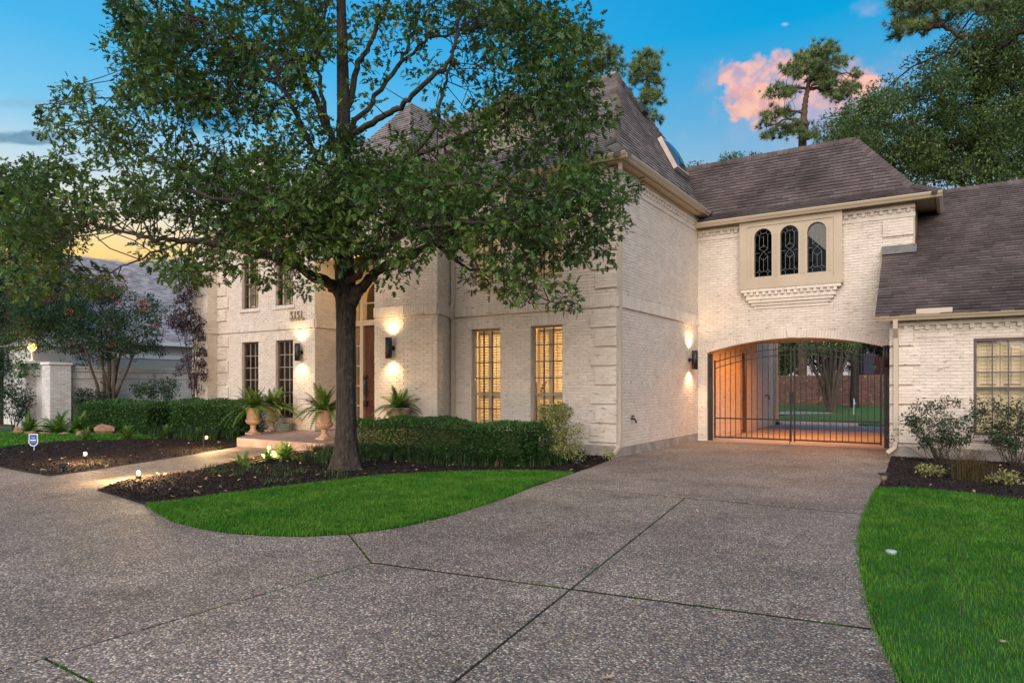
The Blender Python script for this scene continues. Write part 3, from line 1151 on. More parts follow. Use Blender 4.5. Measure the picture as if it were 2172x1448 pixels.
# ---- garage wing
fG = Frame(-1.10, GY, 5.5, GY)
gw = (1.45, 3.10, 0.52, 2.44)
wG = wall('garage', fG, 0, 2.86, [gw], belt=False, arches=[], bs=0.0)
quoins_at(fG, -0.012, 1, QZ[:6], wG, 0.56, 0.43)
dentils(fG, 0.06, fG.L - 0.1, 2.66, wG, ledge=False)
b = MB()
b.obox(fG, 0.45, 1.15, 0.0, 0.022, 2.50, 2.56)
b.build('raised_band', m_brick, wG)
w = make_window(fG, *gw, cols=6, rows=5, meet=1.46, shutters=4, mframe=m_frame, open_=1.38, slat=0.075, depth=0.05)
brick_sill(fG, gw[0] - 0.1, gw[1] + 0.1, gw[2], w)
MB().box(0.3, 2.2, GY + 0.6, GY + 0.65, 0.3, 2.6).build('room_lining', m_shutter, house)
fGL = Frame(-1.10, BY, -1.10, GY)
wGL = wall('garage side', fGL, 0, 2.86, belt=False, foundation=False, be=0.145)

# ---- left block, far wing and porch recess
fL = Frame(-19.84, FY, -15.23, FY)
LA = [(-18.60 + 19.84, -17.78 + 19.84), (-16.96 + 19.84, -16.17 + 19.84)]
rl = [(p, q, 0.56, 2.85) for p, q in LA] + [(p, q, 3.88, 5.50) for p, q in LA]
wL = wall('left', fL, 0, 6.12, rl, be=0.15, arches=list(rl))
quoins_at(fL, -0.0, 1, QZ, wL, 0.58, 0.46)
quoins_at(fL, -0.0, 1, QZU, wL, 0.58, 0.46, first_wide=False)
for i, r in enumerate(rl):
    w = make_window(fL, *r, cols=3, rows=6 if i < 2 else 4, meet=(1.31 if i < 2 else 4.66), shutters=(0 if i < 2 else 2), mframe=m_frame, mbar=(m_framelight if i < 2 else m_frame), open_=0.6)
    brick_sill(fL, r[0] - 0.10, r[1] + 0.10, r[2], w)
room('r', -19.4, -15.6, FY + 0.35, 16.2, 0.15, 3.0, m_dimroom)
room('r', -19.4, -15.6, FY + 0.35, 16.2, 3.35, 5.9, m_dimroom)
b = MB()
b.add([(-17.4, 14.6, 0.2), (-15.7, 14.6, 0.2), (-15.7, 14.6, 2.3), (-17.4, 15.6, 0.2), (-15.7, 15.6, 0.2), (-15.7, 15.6, 2.3)], [(0, 1, 2), (3, 5, 4), (0, 2, 5, 3), (1, 4, 5, 2), (0, 3, 4, 1)])
b.build('staircase', m_room, house)
point((-16.0, 13.9, 2.4), 9, (1, 0.5, 0.2), 0.1, house)
fW = Frame(-20.6, FY - 0.38, -19.84, FY - 0.38)
wW = wall('wing', fW, 0, 6.12, be=0.145)
quoins_at(fW, 0.0, 1, QZ, wW, 0.34, 0.24)
quoins_at(fW, 0.0, 1, QZU, wW, 0.34, 0.24, first_wide=False)
fWr = Frame(-19.84, FY - 0.38, -19.84, FY)
wall('wing return', fWr, 0, 6.12)
MB().box(-20.6, -20.46, FY - 0.23, 17.0, 0, 6.1).build('wall', m_mortar, house)
fP = Frame(-15.23, FY, -15.23, 14.5)
wP = wall('porch return', fP, 0, 6.12, belt=True)
# projecting bay: broken front
bay = [(-11.83, 11.95), (-10.85, 11.93), (-10.0, 12.11), (-10.3, FY)]
for k in range(3):
    f_ = Frame(*bay[k], *bay[k + 1])
    wall('bay', f_, 0, 6.12, be=0.01)
fBL = Frame(-11.83, 14.5, -11.83, 11.95)
wall('bay side', fBL, 0, 6.12, foundation=False, be=0.145)
MB().obox(Frame(-15.23, FY, -11.83, FY), 0, 3.4, -0.3, -0.02, 5.05, 6.12).build('porch_lintel', m_brick, house)

# ---- front door with sidelights and fanlight
fD = Frame(-15.23, 14.5, -11.83, 14.5)
ax = lambda X: X + 15.23
b = MB()
posts = [ax(-15.23), ax(-14.93), ax(-14.80), ax(-13.72), ax(-13.58), ax(-12.9), ax(-12.7), ax(-11.83)]
b.obox(fD, 0, 0.10, -0.10, 0.06, 0.2, 5.1)
b.obox(fD, ax(-14.93), ax(-14.79), -0.10, 0.06, 0.2, 4.2)
b.obox(fD, ax(-13.71), ax(-13.57), -0.10, 0.06, 0.2, 4.2)
b.obox(fD, ax(-12.7), fD.L, -0.10, 0.06, 0.2, 5.1)
b.obox(fD, 0.1, ax(-12.7), -0.10, 0.05, 3.30, 3.46)
b.obox(fD, 0.1, ax(-12.7), -0.10, 0.05, 4.62, 5.1)
surround = b.build('door_surround', m_trimpaint, house)
b = MB()
for k in range(10):
    t0, t1 = PI * k / 10, PI * (k + 1) / 10
    c_, r_ = ax(-14.25), 0.54
    p, q = c_ - r_ * math.cos(t0), c_ - r_ * math.cos(t1)
    za, zc = 4.08 + r_ * math.sin(t0), 4.08 + r_ * math.sin(t1)
    b.add([fD.p(p, 0.05, za), fD.p(q, 0.05, zc), fD.p(q, 0.05, 4.7), fD.p(p, 0.05, 4.7), fD.p(p, -0.1, za), fD.p(q, -0.1, zc), fD.p(q, -0.1, 4.7), fD.p(p, -0.1, 4.7)],
          [(0, 1, 2, 3), (4, 7, 6, 5), (0, 4, 5, 1), (3, 2, 6, 7)])
b.build('fanlight_arch', m_trimpaint, surround)
fan = MB()
fan.obox(fD, ax(-14.78), ax(-13.72), -0.03, -0.005, 3.95, 3.99)
fan.obox(fD, ax(-14.27), ax(-14.23), -0.03, -0.005, 3.46, 4.6)
fan.build('glazing_bars', m_trimpaint, surround)
MB().obox(fD, ax(-14.79), ax(-13.71), -0.07, -0.062, 3.46, 4.62).build('pane', m_glass, surround)
for p, q in ((0.10, ax(-14.93)), (ax(-13.57), ax(-12.7))):
    g = MB()
    for z in (0.9, 1.5, 2.1, 2.7):
        g.obox(fD, p, q, -0.05, -0.01, z - 0.02, z + 0.02)
    g.build('glazing_bars', m_trimpaint, surround)
    MB().obox(fD, p, q, -0.062, -0.056, 0.25, 3.3).build('pane', m_glass, surround)
door = MB().obox(fD, ax(-14.79), ax(-13.71), -0.075, -0.03, 0.24, 3.295)
for z0, z1 in ((0.4, 0.95), (1.05, 1.22), (1.32, 1.5), (1.6, 3.1)):
    for p, q in ((-14.68, -14.30), (-14.20, -13.82)):
        door.obox(fD, ax(p), ax(q), -0.03, -0.016, z0, z1)
door = door.build('front_door', m_door, house, bevel=0.006)
hb = MB()
hb.obox(fD, ax(-14.76), ax(-14.70), -0.03, 0.0, 1.15, 1.62)
hb.tube([fD.p(ax(-14.73), 0.0, 1.55), fD.p(ax(-14.73), 0.07, 1.5), fD.p(ax(-14.73), 0.07, 1.28), fD.p(ax(-14.73), 0.0, 1.22)], 0.013, 6)
hb.lathe([(0.05, -0.05), (0.065, 0), (0.05, 0.06)], fD.p(ax(-14.73), 0.03, 1.75), 10)
hb.build('handle', m_black, door)
lk = MB()
lk.lathe([(0.055, -0.09), (0.065, -0.05), (0.065, 0.05), (0.03, 0.07)], fD.p(ax(-14.70), 0.06, 0.98), 12)
lk.tube([fD.p(ax(-14.73), 0.02, 1.05), fD.p(ax(-14.70), 0.06, 1.11), fD.p(ax(-14.67), 0.06, 1.05)], 0.012, 6)
lk.build('lock_box', m_black, door)
MB().box(-15.2, -12.0, 15.6, 15.7, 0.2, 5.1).build('room_lining', m_room, house)
point((-13.6, 15.1, 4.2), 40, (1, 0.62, 0.25), 0.15, house)
point((-13.9, 13.4, 4.7), 14, (1, 0.66, 0.30), 0.12, house)


# ---------------------------------------------------------------- gutters, soffits, downspouts
def gutter(p0, p1, out, h=0.125, w=0.13, name='gutter'):
    p0, p1, out = Vector(p0), Vector(p1), Vector(out)
    prof = [(0, 0), (0.55 * w, 0), (0.72 * w, 0.35 * h), (0.86 * w, 0.5 * h), (w, 0.82 * h), (w, h), (w - 0.015, h), (w - 0.02, 0.8 * h), (0, 0.75 * h)]
    V = [p + out * a + Vector((0, 0, z)) for p in (p0, p1) for a, z in prof]
    n = len(prof)
    return MB().add(V, [tuple(range(n)), tuple(reversed(range(n, 2 * n)))] + [(i, (i + 1) % n, n + (i + 1) % n, n + i) for i in range(n)]).build(name, m_trimpaint, house)


gutter((-20.3, 12.77, 6.145), (-5.54, 12.77, 6.145), (0, -1, 0))
gutter((-5.67, 12.775, 6.145), (-5.67, 18.42, 6.145), (1, 0, 0))
gutter((-5.90, 18.17, 5.80), (-0.19, 18.17, 5.80), (0, -1, 0))
gutter((-0.32, 18.175, 5.80), (-0.32, 22.3, 5.80), (1, 0, 0))
gutter((-1.37, 16.07, 2.845), (5.5, 16.07, 2.845), (0, -1, 0))
b = MB()
b.box(-20.3, -5.672, 12.772, 13.14, 6.122, 6.14)
b.box(-5.898, -5.672, 13.142, 18.6, 6.122, 6.14)
b.box(-5.9, -0.322, 18.172, 18.42, 5.905, 5.925)
b.box(-0.78, -0.322, 18.422, 22.3, 5.905, 5.925)
b.box(-1.37, 5.5, 16.072, 16.32, 2.862, 2.88)
b.box(-5.88, -5.85, 13.05, 18.4, 6.02, 6.12)
b.box(-5.9, -0.8, 18.36, 18.39, 5.80, 5.90)
b.build('soffit', m_trimpaint, house)
MB().box(-0.78, -0.74, 18.385, 22.3, 4.45, 5.9).build('corner_board', m_trimpaint, house)
sb = MB()
sb.box(-0.62, 0.0, 15.932, 15.944, 2.95, 3.06)
sb.build('splash_guard', m_spout, house, bevel=0.004)


def downspout(pts, w=0.075, name='downspout'):
    o = MB().tube(pts, w * 0.62, 4).build(name, m_spout, house)
    return o


downspout([(-5.74, 12.86, 6.16), (-5.74, 12.86, 5.98), (-5.83, 12.99, 5.80), (-5.85, 13.10, 5.66), (-5.85, 13.10, 0.42), (-5.86, 13.08, 0.22), (-5.92, 12.92, 0.08)])
downspout([(-10.18, 12.76, 6.1), (-10.17, 12.93, 5.8), (-10.17, 12.93, 3.5), (-10.17, 12.88, 3.4), (-10.17, 12.88, 3.15), (-10.17, 12.93, 3.05), (-10.17, 12.93, 0.1)], 0.085)
downspout([(-0.99, 16.00, 2.86), (-0.99, 16.02, 2.70), (-0.99, 16.20, 2.5), (-0.99, 16.20, 0.36), (-1.02, 16.18, 0.20), (-1.15, 16.12, 0.09)], 0.095)

# ---------------------------------------------------------------- roofs
def roof_plane(poly, exposure=0.127, tabs=(0.13, 0.30), shingles=True, mat=None):
    """poly: coplanar 3D points, the first edge is the eave"""
    P = [Vector(p) for p in poly]
    u = (P[1] - P[0]).normalized()
    nrm_ = Vector((0, 0, 0))
    for i in range(len(P)):
        nrm_ += P[i].cross(P[(i + 1) % len(P)])
    nrm_.normalize()
    if nrm_.z < 0:
        nrm_ = -nrm_
    up = nrm_.cross(u).normalized()
    if up.z < 0:
        up = -up
        u = -u
    o = P[0]
    r = MB().add([p - nrm_ * 0.02 for p in P] + [p - nrm_ * 0.07 for p in P], [tuple(range(len(P))), tuple(reversed(range(len(P), 2 * len(P))))] + [(i, (i + 1) % len(P), len(P) + (i + 1) % len(P), len(P) + i) for i in range(len(P))]).build('roof', m_roofbase, house)
    if not shingles:
        r.data.materials.clear()
        r.data.materials.append(mat or m_shingle)
        return r
    Q = [((p - o).dot(u), (p - o).dot(up)) for p in P]
    smax = max(q[1] for q in Q)
    s = -0.03
    out = []
    while s < smax - 0.02:
        sm = min(max(s + exposure * 0.5, 0.005), smax - 0.005)
        xs = []
        for i in range(len(Q)):
            (x0, y0), (x1, y1) = Q[i], Q[(i + 1) % len(Q)]
            if (y0 - sm) * (y1 - sm) < 0:
                xs.append(x0 + (x1 - x0) * (sm - y0) / (y1 - y0))
        xs.sort()
        for k in range(0, len(xs) - 1, 2):
            a, e = xs[k], xs[k + 1]
            x = a - random.uniform(0, 0.2)
            while x < e:
                w_ = random.uniform(*tabs)
                x0, x1 = max(x, a), min(x + w_, e)
                if x1 - x0 > 0.02:
                    th = random.choice((0.010, 0.011, 0.015, 0.016))
                    oo = o + u * (x0 + 0.002) + up * (s + random.uniform(-0.004, 0.004)) - nrm_ * 0.02
                    U, V_, W = u * (x1 - x0 - 0.004), up * (exposure + 0.02), nrm_ * (th + 0.02)
                    out.append([[U.x, V_.x, W.x, oo.x], [U.y, V_.y, W.y, oo.y], [U.z, V_.z, W.z, oo.z]])
                x += w_
        s += exposure
    PIECES['shingle'].append((r, out, mat or m_shingle))
    return r


def hip_caps(p0, p1, la, lb, step=0.143, w=0.15, lift=0.035, mat=None):
    """cap shingles along a hip or ridge; la, lb: unit vectors down each slope"""
    p0, p1, la, lb = Vector(p0), Vector(p1), Vector(la).normalized(), Vector(lb).normalized()
    t = (p1 - p0).normalized()
    la = (la - t * la.dot(t)).normalized()
    lb = (lb - t * lb.dot(t)).normalized()
    nn = -(la + lb).normalized()
    L = step * 1.25
    tv = []
    for q, lf in ((0, lift), (L, 0.012)):
        c = t * q + nn * (lf + 0.02)
        tv += [c, c + la * w - nn * 0.02, c + lb * w - nn * 0.02, t * q + la * w - nn * 0.03, t * q + lb * w - nn * 0.03]
    tf = [(0, 1, 6, 5), (0, 5, 7, 2), (1, 3, 8, 6), (2, 7, 9, 4), (0, 2, 4, 3), (0, 3, 1, 1)]
    tf = [(0, 1, 6, 5), (0, 5, 7, 2), (1, 3, 8, 6), (2, 7, 9, 4), (0, 2, 4, 4), (0, 3, 1, 1), (0, 4, 3, 3)]
    tf = [f if len(set(f)) == 4 else tuple(dict.fromkeys(f)) for f in tf]
    n = int((p1 - p0).length / step)
    mats = []
    for i in range(n):
        q = p0 + t * (i * step)
        mats.append([[1, 0, 0, q.x], [0, 1, 0, q.y], [0, 0, 1, q.z]])
    singles('hip_cap', tv, tf, mats, mat or m_shingle, house)


AP, APL = (-7.93, 17.55, 10.36), (-18.0, 17.55, 10.36)
roof_plane([(-20.2, 12.68, 6.26), (-5.58, 12.68, 6.26), (-6.0, 13.1, 6.6), (-19.8, 13.1, 6.6)], mat=m_shingle2)
roof_plane([(-19.8, 13.1, 6.6), (-6.0, 13.1, 6.6), AP, APL], mat=m_shingle2)
roof_plane([(-5.58, 12.68, 6.26), (-5.58, 19.6, 6.26), (-6.0, 19.6, 6.6), (-6.0, 13.1, 6.6)], mat=m_shingle2)
roof_plane([(-6.0, 13.1, 6.6), (-6.0, 22.0, 6.6), AP], mat=m_shingle2)
roof_plane([(-6.0, 22.0, 6.6), (-19.8, 22.0, 6.6), APL, AP], shingles=False)
roof_plane([(-19.8, 22.0, 6.6), (-19.8, 13.1, 6.6), APL], shingles=False)
hip_caps((-5.58, 12.68, 6.27), (-6.0, 13.1, 6.61), (-1, 0, 0), (0, 1, 0), w=0.2, lift=0.05, mat=m_shingle2)
hip_caps((-6.0, 13.1, 6.60), AP, (-1, 0, 0), (0, 1, 0), w=0.2, lift=0.055, mat=m_shingle2)
hip_caps(APL, AP, (0, -1, -0.8), (0, 1, -0.8), mat=m_shingle2)
# cross hip over the entrance and the bay roof
EP, EPB = (-13.97, 15.6, 10.2), (-13.97, 17.6, 10.2)
roof_plane([(-16.6, 12.68, 6.30), (-11.3, 12.68, 6.30), EP], mat=m_shingle2)
roof_plane([(-11.3, 12.68, 6.30), (-11.3, 17.6, 6.30), EPB, EP], mat=m_shingle2)
roof_plane([(-16.6, 17.6, 6.30), (-16.6, 12.68, 6.30), EP, EPB], shingles=False, mat=m_shingle2)
b = MB()
b.add([(-12.1, 11.6, 6.2), (-9.7, 11.6, 6.2), (-9.7, 12.8, 6.2), (-12.1, 12.8, 6.2), (-11.6, 12.9, 7.0), (-10.2, 12.9, 7.0)], [(0, 1, 5, 4), (1, 2, 5), (3, 0, 4), (0, 3, 2, 1), (2, 3, 4, 5)])
b.build('roof', m_shingle, house)
# dormer on the front slope
dm = MB()
dm.box(-10.05, -9.0, 14.05, 15.6, 7.2, 8.45)
dm.build('dormer', m_trimpaint, house)
dr = MB()
dr.add([(-10.2, 13.95, 8.42), (-8.85, 13.95, 8.42), (-9.52, 14.4, 9.1), (-9.52, 16.4, 9.1), (-10.2, 16.0, 8.42), (-8.85, 16.0, 8.42)], [(0, 1, 2), (1, 5, 3, 2), (0, 2, 3, 4), (0, 4, 5, 1)])
dr.build('dormer_roof', m_shingle, house)
make_window(Frame(-9.9, 14.05, -9.15, 14.05), 0.05, 0.7, 7.45, 8.3, 2, 2, shutters=0, depth=-0.02, mframe=m_framelight)
# archway wing
roof_plane([(-6.8, 18.08, 5.92), (-0.23, 18.08, 5.92), (-0.79, 18.6, 6.25), (-6.8, 18.6, 6.25)])
roof_plane([(-6.9, 18.6, 6.25), (-0.79, 18.6, 6.25), (-2.16, 20.0, 8.08), (-6.9, 20.0, 8.08)])
roof_plane([(-0.23, 18.08, 5.92), (-0.23, 22.0, 5.92), (-0.79, 21.4, 6.25), (-0.79, 18.6, 6.25)], shingles=False)
roof_plane([(-0.79, 18.6, 6.25), (-0.79, 21.4, 6.25), (-2.16, 20.0, 8.08)], shingles=False)
roof_plane([(-0.79, 21.4, 6.25), (-6.9, 21.4, 6.25), (-6.9, 20.0, 8.08), (-2.16, 20.0, 8.08)], shingles=False)
hip_caps((-0.23, 18.08, 5.93), (-0.79, 18.6, 6.26), (-1, 0, 0), (0, 1, 0), w=0.16)
hip_caps((-0.79, 18.6, 6.25), (-2.16, 20.0, 8.08), (-1, 0, -0.2), (0, 1, -0.2), w=0.16)
hip_caps((-6.7, 20.0, 8.08), (-2.16, 20.0, 8.08), (0, -1, -1.2), (0, 1, -1.2), w=0.13)
# garage
gs = 0.703
gz = lambda y: 2.97 + gs * (y - 15.96)
roof_plane([(-1.36, 15.96, gz(15.96)), (5.5, 15.96, gz(15.96)), (5.5, 21.2, gz(21.2)), (-0.76, 21.2, gz(21.2)), (-0.76, 18.39, gz(18.39)), (-1.40, 18.39, gz(18.39))])
roof_plane([(5.5, 21.2, gz(21.2)), (-0.76, 21.2, gz(21.2)), (-0.76, 26.4, 2.97), (5.5, 26.4, 2.97)], shingles=False)
hip_caps((-0.7, 21.2, gz(21.2)), (5.4, 21.2, gz(21.2)), (0, -1, -0.7), (0, 1, -0.7), w=0.13)
b = MB()
z1 = gz(18.39)
b.add([(-1.42, 18.38, z1 - 0.02), (-0.70, 18.38, z1 - 0.02), (-0.70, 18.38, z1 + 0.16), (-1.42, 18.38, z1 + 0.16), (-1.42, 18.24, z1 - 0.06), (-0.70, 18.24, z1 - 0.06)], [(0, 1, 2, 3), (3, 2, 5, 4), (0, 4, 5, 1)])
b.build('flashing', m_flash, house)
# chimney cap beyond the ridge at the far end
ch = MB().box(-20.2, -19.3, 14.2, 15.0, 5.5, 9.0).build('chimney', m_brick, house)
cp = MB()
cp.box(-20.3, -19.2, 14.1, 15.1, 9.2, 9.28)
cp.box(-20.0, -19.5, 14.4, 14.8, 9.0, 9.2)
cp.build('chimney_cap', m_black, ch)
# skylight dome and vent on the steep side slope
su, sn = Vector((-0.457, 0, 0.889)), Vector((0.889, 0, 0.457))
sc0 = Vector((-6.66, 18.45, 7.93))
b = MB()
fr4 = [(-0.48, -0.50), (0.48, -0.50), (0.48, 0.50), (-0.48, 0.50)]
for (a0, a1, s0, s1) in ((-0.50, 0.50, -0.52, -0.44), (-0.50, 0.50, 0.44, 0.52), (-0.50, -0.43, -0.44, 0.44), (0.43, 0.50, -0.44, 0.44)):
    V = [sc0 + Vector((0, a, 0)) + su * s_ + sn * d for d in (0.0, 0.12) for s_ in (s0, s1) for a in (a0, a1)]
    b.add(V, [(0, 2, 3, 1), (4, 5, 7, 6), (0, 1, 5, 4), (2, 6, 7, 3), (0, 4, 6, 2), (1, 3, 7, 5)])
sky_l = b.build('skylight', mk('pale_curb', (0.58, 0.46, 0.40), (0.50, 0.40, 0.35), scale=5, rough=0.5), house)
V, Fc = [], []
NN = 10
for i in range(NN + 1):
    for k in range(NN + 1):
        a, s_ = -0.45 + 0.9 * k / NN, -0.46 + 0.92 * i / NN
        hgt = 0.12 + 0.11 * max(0.0, (1 - abs(2 * k / NN - 1) ** 2.4)) ** 0.6 * max(0.0, (1 - abs(2 * i / NN - 1) ** 2.4)) ** 0.6
        V.append(sc0 + Vector((0, a, 0)) + su * s_ + sn * hgt)
for i in range(NN):
    for k in range(NN):
        Fc.append((i * (NN + 1) + k, i * (NN + 1) + k + 1, (i + 1) * (NN + 1) + k + 1, (i + 1) * (NN + 1) + k))
MB().add(V, Fc).build('dome', mk('acrylic_dome', (0.05, 0.065, 0.07), rough=0.12, spec=0.9, coat=1.0), sky_l, True)
vb = Vector((-7.35, 17.9, 9.27))
b = MB()
V = [vb + Vector((0, a, 0)) + su * s_ + sn * d for d in (0.0, 0.11) for s_ in (-0.15, 0.15) for a in (-0.17, 0.17)]
b.add(V, [(0, 2, 3, 1), (4, 5, 7, 6), (0, 1, 5, 4), (2, 6, 7, 3), (0, 4, 6, 2), (1, 3, 7, 5)])
b.build('roof_vent', m_black, house)

# choose the bricks and shingles that show largest; the rest is one joined part per wall or roof
for kind, tv, mat_, many in (('brick', BOXV, m_brick, 'brickwork'), ('shingle', WEDV, m_shingle, 'shingle_field')):
    allm = [(i, np.array(ms_)) for i, (w_, ms_, *_) in enumerate(PIECES[kind]) if len(ms_)]
    key = []
    for i, a in allm:
        c = a[:, :, 3] + a[:, :, :3].sum(axis=2) * 0.5
        px, py, d = proj(c)
        nrm2 = a[:, :, 2]
        view_ok = ((nrm2 * (np.array([0, 0, CAMZ]) - c)).sum(axis=1) > 0) & (px > 5) & (px < 2167) & (py > 5) & (py < 1443) & (d > 0)
        key.append(np.where(view_ok, d, 1e6 + d))
    flat = np.sort(np.concatenate(key))
    thr = flat[299] if len(flat) > 299 else 1e9
    left = 300
    for (i, a), kk in zip(allm, key):
        pick = np.where(kk <= thr)[0][:left]
        left -= len(pick)
        msk = np.zeros(len(a), bool)
        msk[pick] = True
        w_ = PIECES[kind][i][0]
        pm = PIECES[kind][i][2] if len(PIECES[kind][i]) > 2 else mat_
        if len(pick):
            singles(kind, tv, BOXF, a[msk], pm, w_)
        if (~msk).any():
            o = bulk(many, tv, BOXF, a[~msk], pm, w_)
            o['kind'] = 'stuff'

# ================================================================== GATE, LIGHTS AND NUMBER ON THE HOUSE
gate = empty('driveway_gate', (-3.45, 18.5, 0))
tag(gate, 'black wrought iron double gate with arched top rails under the brick archway', 'gate')
GYp = 18.52
for x in (-5.58, -1.33):
    MB().box(x - 0.05, x + 0.05, GYp - 0.05, GYp + 0.05, 0.0, 2.38).build('gate_post', m_iron, gate)


def rail_z(x):
    return 2.47 - 0.34 * ((x + 3.455) / 2.05) ** 2


for x0, x1 in ((-5.46, -3.50), (-3.41, -1.45)):
    lf = MB()
    xs = [x0 + (x1 - x0) * i / 14 for i in range(15)]
    lf.tube([(x, GYp, rail_z(x)) for x in xs], 0.017, 4)
    lf.tube([(x, GYp, rail_z(x) - 0.17) for x in xs], 0.017, 4)
    lf.box(x0, x1, GYp - 0.015, GYp + 0.015, 0.60, 0.635)
    lf.box(x0, x1, GYp - 0.018, GYp + 0.018, 0.085, 0.125)
    for x in (x0, x1):
        lf.box(x - 0.02, x + 0.02, GYp - 0.02, GYp + 0.02, 0.06, rail_z(x) + 0.06)
    leaf_ = lf.build('gate_leaf', m_iron, gate)
    n = 14
    for i in range(1, n):
        x = x0 + (x1 - x0) * i / n
        zt_ = rail_z(x) + 0.12
        q = MB().box(x - 0.0085, x + 0.0085, GYp - 0.0085, GYp + 0.0085, 0.10, zt_)
        q.lathe([(0.014, 0), (0.016, 0.02), (0.002, 0.09)], (x, GYp, zt_), 6)
        q.build('picket', m_iron, leaf_)
lt = MB()
lt.box(-3.53, -3.38, GYp - 0.05, GYp - 0.02, 1.05, 1.35)
lt.tube([(-3.47, GYp - 0.05, 1.25), (-3.47, GYp - 0.10, 1.22), (-3.47, GYp - 0.10, 1.05)], 0.015, 6)
lt.build('latch', m_iron, gate)
MB().tube([(-3.52, GYp - 0.03, 0.5), (-3.52, GYp - 0.03, 0.0)], 0.012, 6).build('drop_bolt', m_iron, gate)


def sconce(c, mount, label, lit=True, power=48):
    c, mount = Vector(c), Vector(mount)
    t = empty('wall_sconce', mount)
    tag(t, label, 'wall light', 'black cylinder wall lights on the house')
    h, r = 0.25, 0.082
    prof = [(r - 0.012, -h + 0.02), (r - 0.012, -h), (r, -h), (r, h), (r - 0.012, h), (r - 0.012, h - 0.02)]
    MB().lathe(prof, c, 20).build('lamp_body', m_black, t, True)
    d = (mount - c)
    b_ = MB()
    b_.tube([c, mount - d.normalized() * 0.01], 0.03, 8)
    b_.tube([mount - d.normalized() * 0.03, mount], 0.06, 12)
    b_.build('bracket', m_black, t)
    if lit:
        for s_ in (-1, 1):
            MB().lathe([(0.066, 0), (0.066, 0.004)], c + Vector((0, 0, s_ * (h - 0.016))), 16).build('lens', m_lens, t)
            spot(c + Vector((0, 0, s_ * (h + 0.012))), (d.x * 0.15, d.y * 0.15, s_), power, (1, 0.70, 0.38), 140, 1.0, 0.035, t)
    return t


sconce((-15.77, 12.83, 2.47), (-15.77, 13.0 - 0.012, 2.47), 'lit black cylinder wall light under the house numbers')
sconce((-11.20, 11.77, 2.40), (-11.20, 11.925, 2.40), 'lit black cylinder wall light right of the front door above a potted fern')
sconce((-5.73, 17.62, 2.19), (-5.885, 17.62, 2.19), 'lit black cylinder wall light on the side wall beside the gate')
sconce((-1.28, 17.95, 2.19), (-1.115, 17.95, 2.19), 'unlit black cylinder wall light right of the driveway gate', lit=False)

num = empty('house_number', (-15.95, 12.98, 3.39))
tag(num, 'raised house number 5151 on a small ledge above the lit wall light', 'house number')
m_digit = mk('aged_tan_metal', (0.26, 0.20, 0.12), rough=0.5)
for i, ch_ in enumerate('5151'):
    cu = bpy.data.curves.new('digit', 'FONT')
    cu.body = ch_
    cu.size = 0.31
    cu.extrude = 0.012
    cu.align_x = 'CENTER'
    tmp = bpy.data.objects.new('digit', cu)
    COL.objects.link(tmp)
    dg = bpy.context.evaluated_depsgraph_get()
    me = bpy.data.meshes.new_from_object(tmp.evaluated_get(dg))
    bpy.data.objects.remove(tmp)
    me.materials.clear()
    me.materials.append(m_digit)
    o = bpy.data.objects.new('digit', me)
    o.matrix_basis = Matrix.Translation((-16.20 + 0.145 * i, 12.966, 3.46)) @ Matrix.Rotation(PI / 2, 4, 'X')
    COL.objects.link(o)
    adopt(o, num)
MB().box(-16.22, -15.62, 12.90, 12.985, 3.41, 3.455).build('ledge', m_digit, num, bevel=0.01)

bib = MB().tube([(-5.9, 13.75, 0.78), (-5.80, 13.75, 0.78), (-5.76, 13.75, 0.70)], 0.022, 6)
bib.tube([(-5.84, 13.70, 0.84), (-5.84, 13.80, 0.84)], 0.02, 6)
tag(bib.build('hose_bib', m_black), 'small dark hose tap on the white side wall near the corner', 'tap')

# ================================================================== GROUND
def xy(p):
    return (p.x, p.y)


def gp(*pts):
    return [xy(G(*p)) for p in pts]


def sheet(name, poly, z, mat, kind='structure', parent=None, thick=0.0):
    me = bpy.data.meshes.new(name)
    bm = bmesh.new()
    vs_ = [bm.verts.new((p[0], p[1], z)) for p in poly]
    f = bm.faces.new(vs_)
    if f.normal.z < 0 or f.calc_area() == 0:
        pass
    bm.normal_update()
    if f.normal.z < 0:
        bmesh.ops.reverse_faces(bm, faces=[f])
    if thick:
        r = bmesh.ops.extrude_face_region(bm, geom=[f])
        for g in r['geom']:
            if isinstance(g, bmesh.types.BMVert):
                g.co.z = z + thick
        bmesh.ops.recalc_face_normals(bm, faces=bm.faces)
    bmesh.ops.triangulate(bm, faces=bm.faces)
    bm.to_mesh(me)
    bm.free()
    me.materials.append(mat)
    o = bpy.data.objects.new(name, me)
    COL.objects.link(o)
    if kind:
        o['kind'] = kind
    return adopt(o, parent)


def clip(poly, a, b, keep_left=True, gap=0.0):
    """keep the part of poly on the left of the line a->b, pulled back by gap"""
    ax_, ay = a
    dx, dy = b[0] - ax_, b[1] - ay
    L = math.hypot(dx, dy)
    nx, ny = -dy / L, dx / L
    if not keep_left:
        nx, ny = -nx, -ny
    f = lambda p: (p[0] - ax_) * nx + (p[1] - ay) * ny - gap
    out = []
    for i in range(len(poly)):
        p, q = poly[i], poly[(i + 1) % len(poly)]
        fp, fq = f(p), f(q)
        if fp >= 0:
            out.append(p)
        if fp * fq < 0:
            t = fp / (fp - fq)
            out.append((p[0] + (q[0] - p[0]) * t, p[1] + (q[1] - p[1]) * t))
    return out


def inpoly(P, poly):
    x, y = P[:, 0], P[:, 1]
    c = np.zeros(len(P), bool)
    n = len(poly)
    for i in range(n):
        x0, y0 = poly[i]
        x1, y1 = poly[(i + 1) % n]
        if y0 == y1:
            continue
        m = ((y0 > y) != (y1 > y)) & (x < (x1 - x0) * (y - y0) / (y1 - y0) + x0)
        c ^= m
    return c


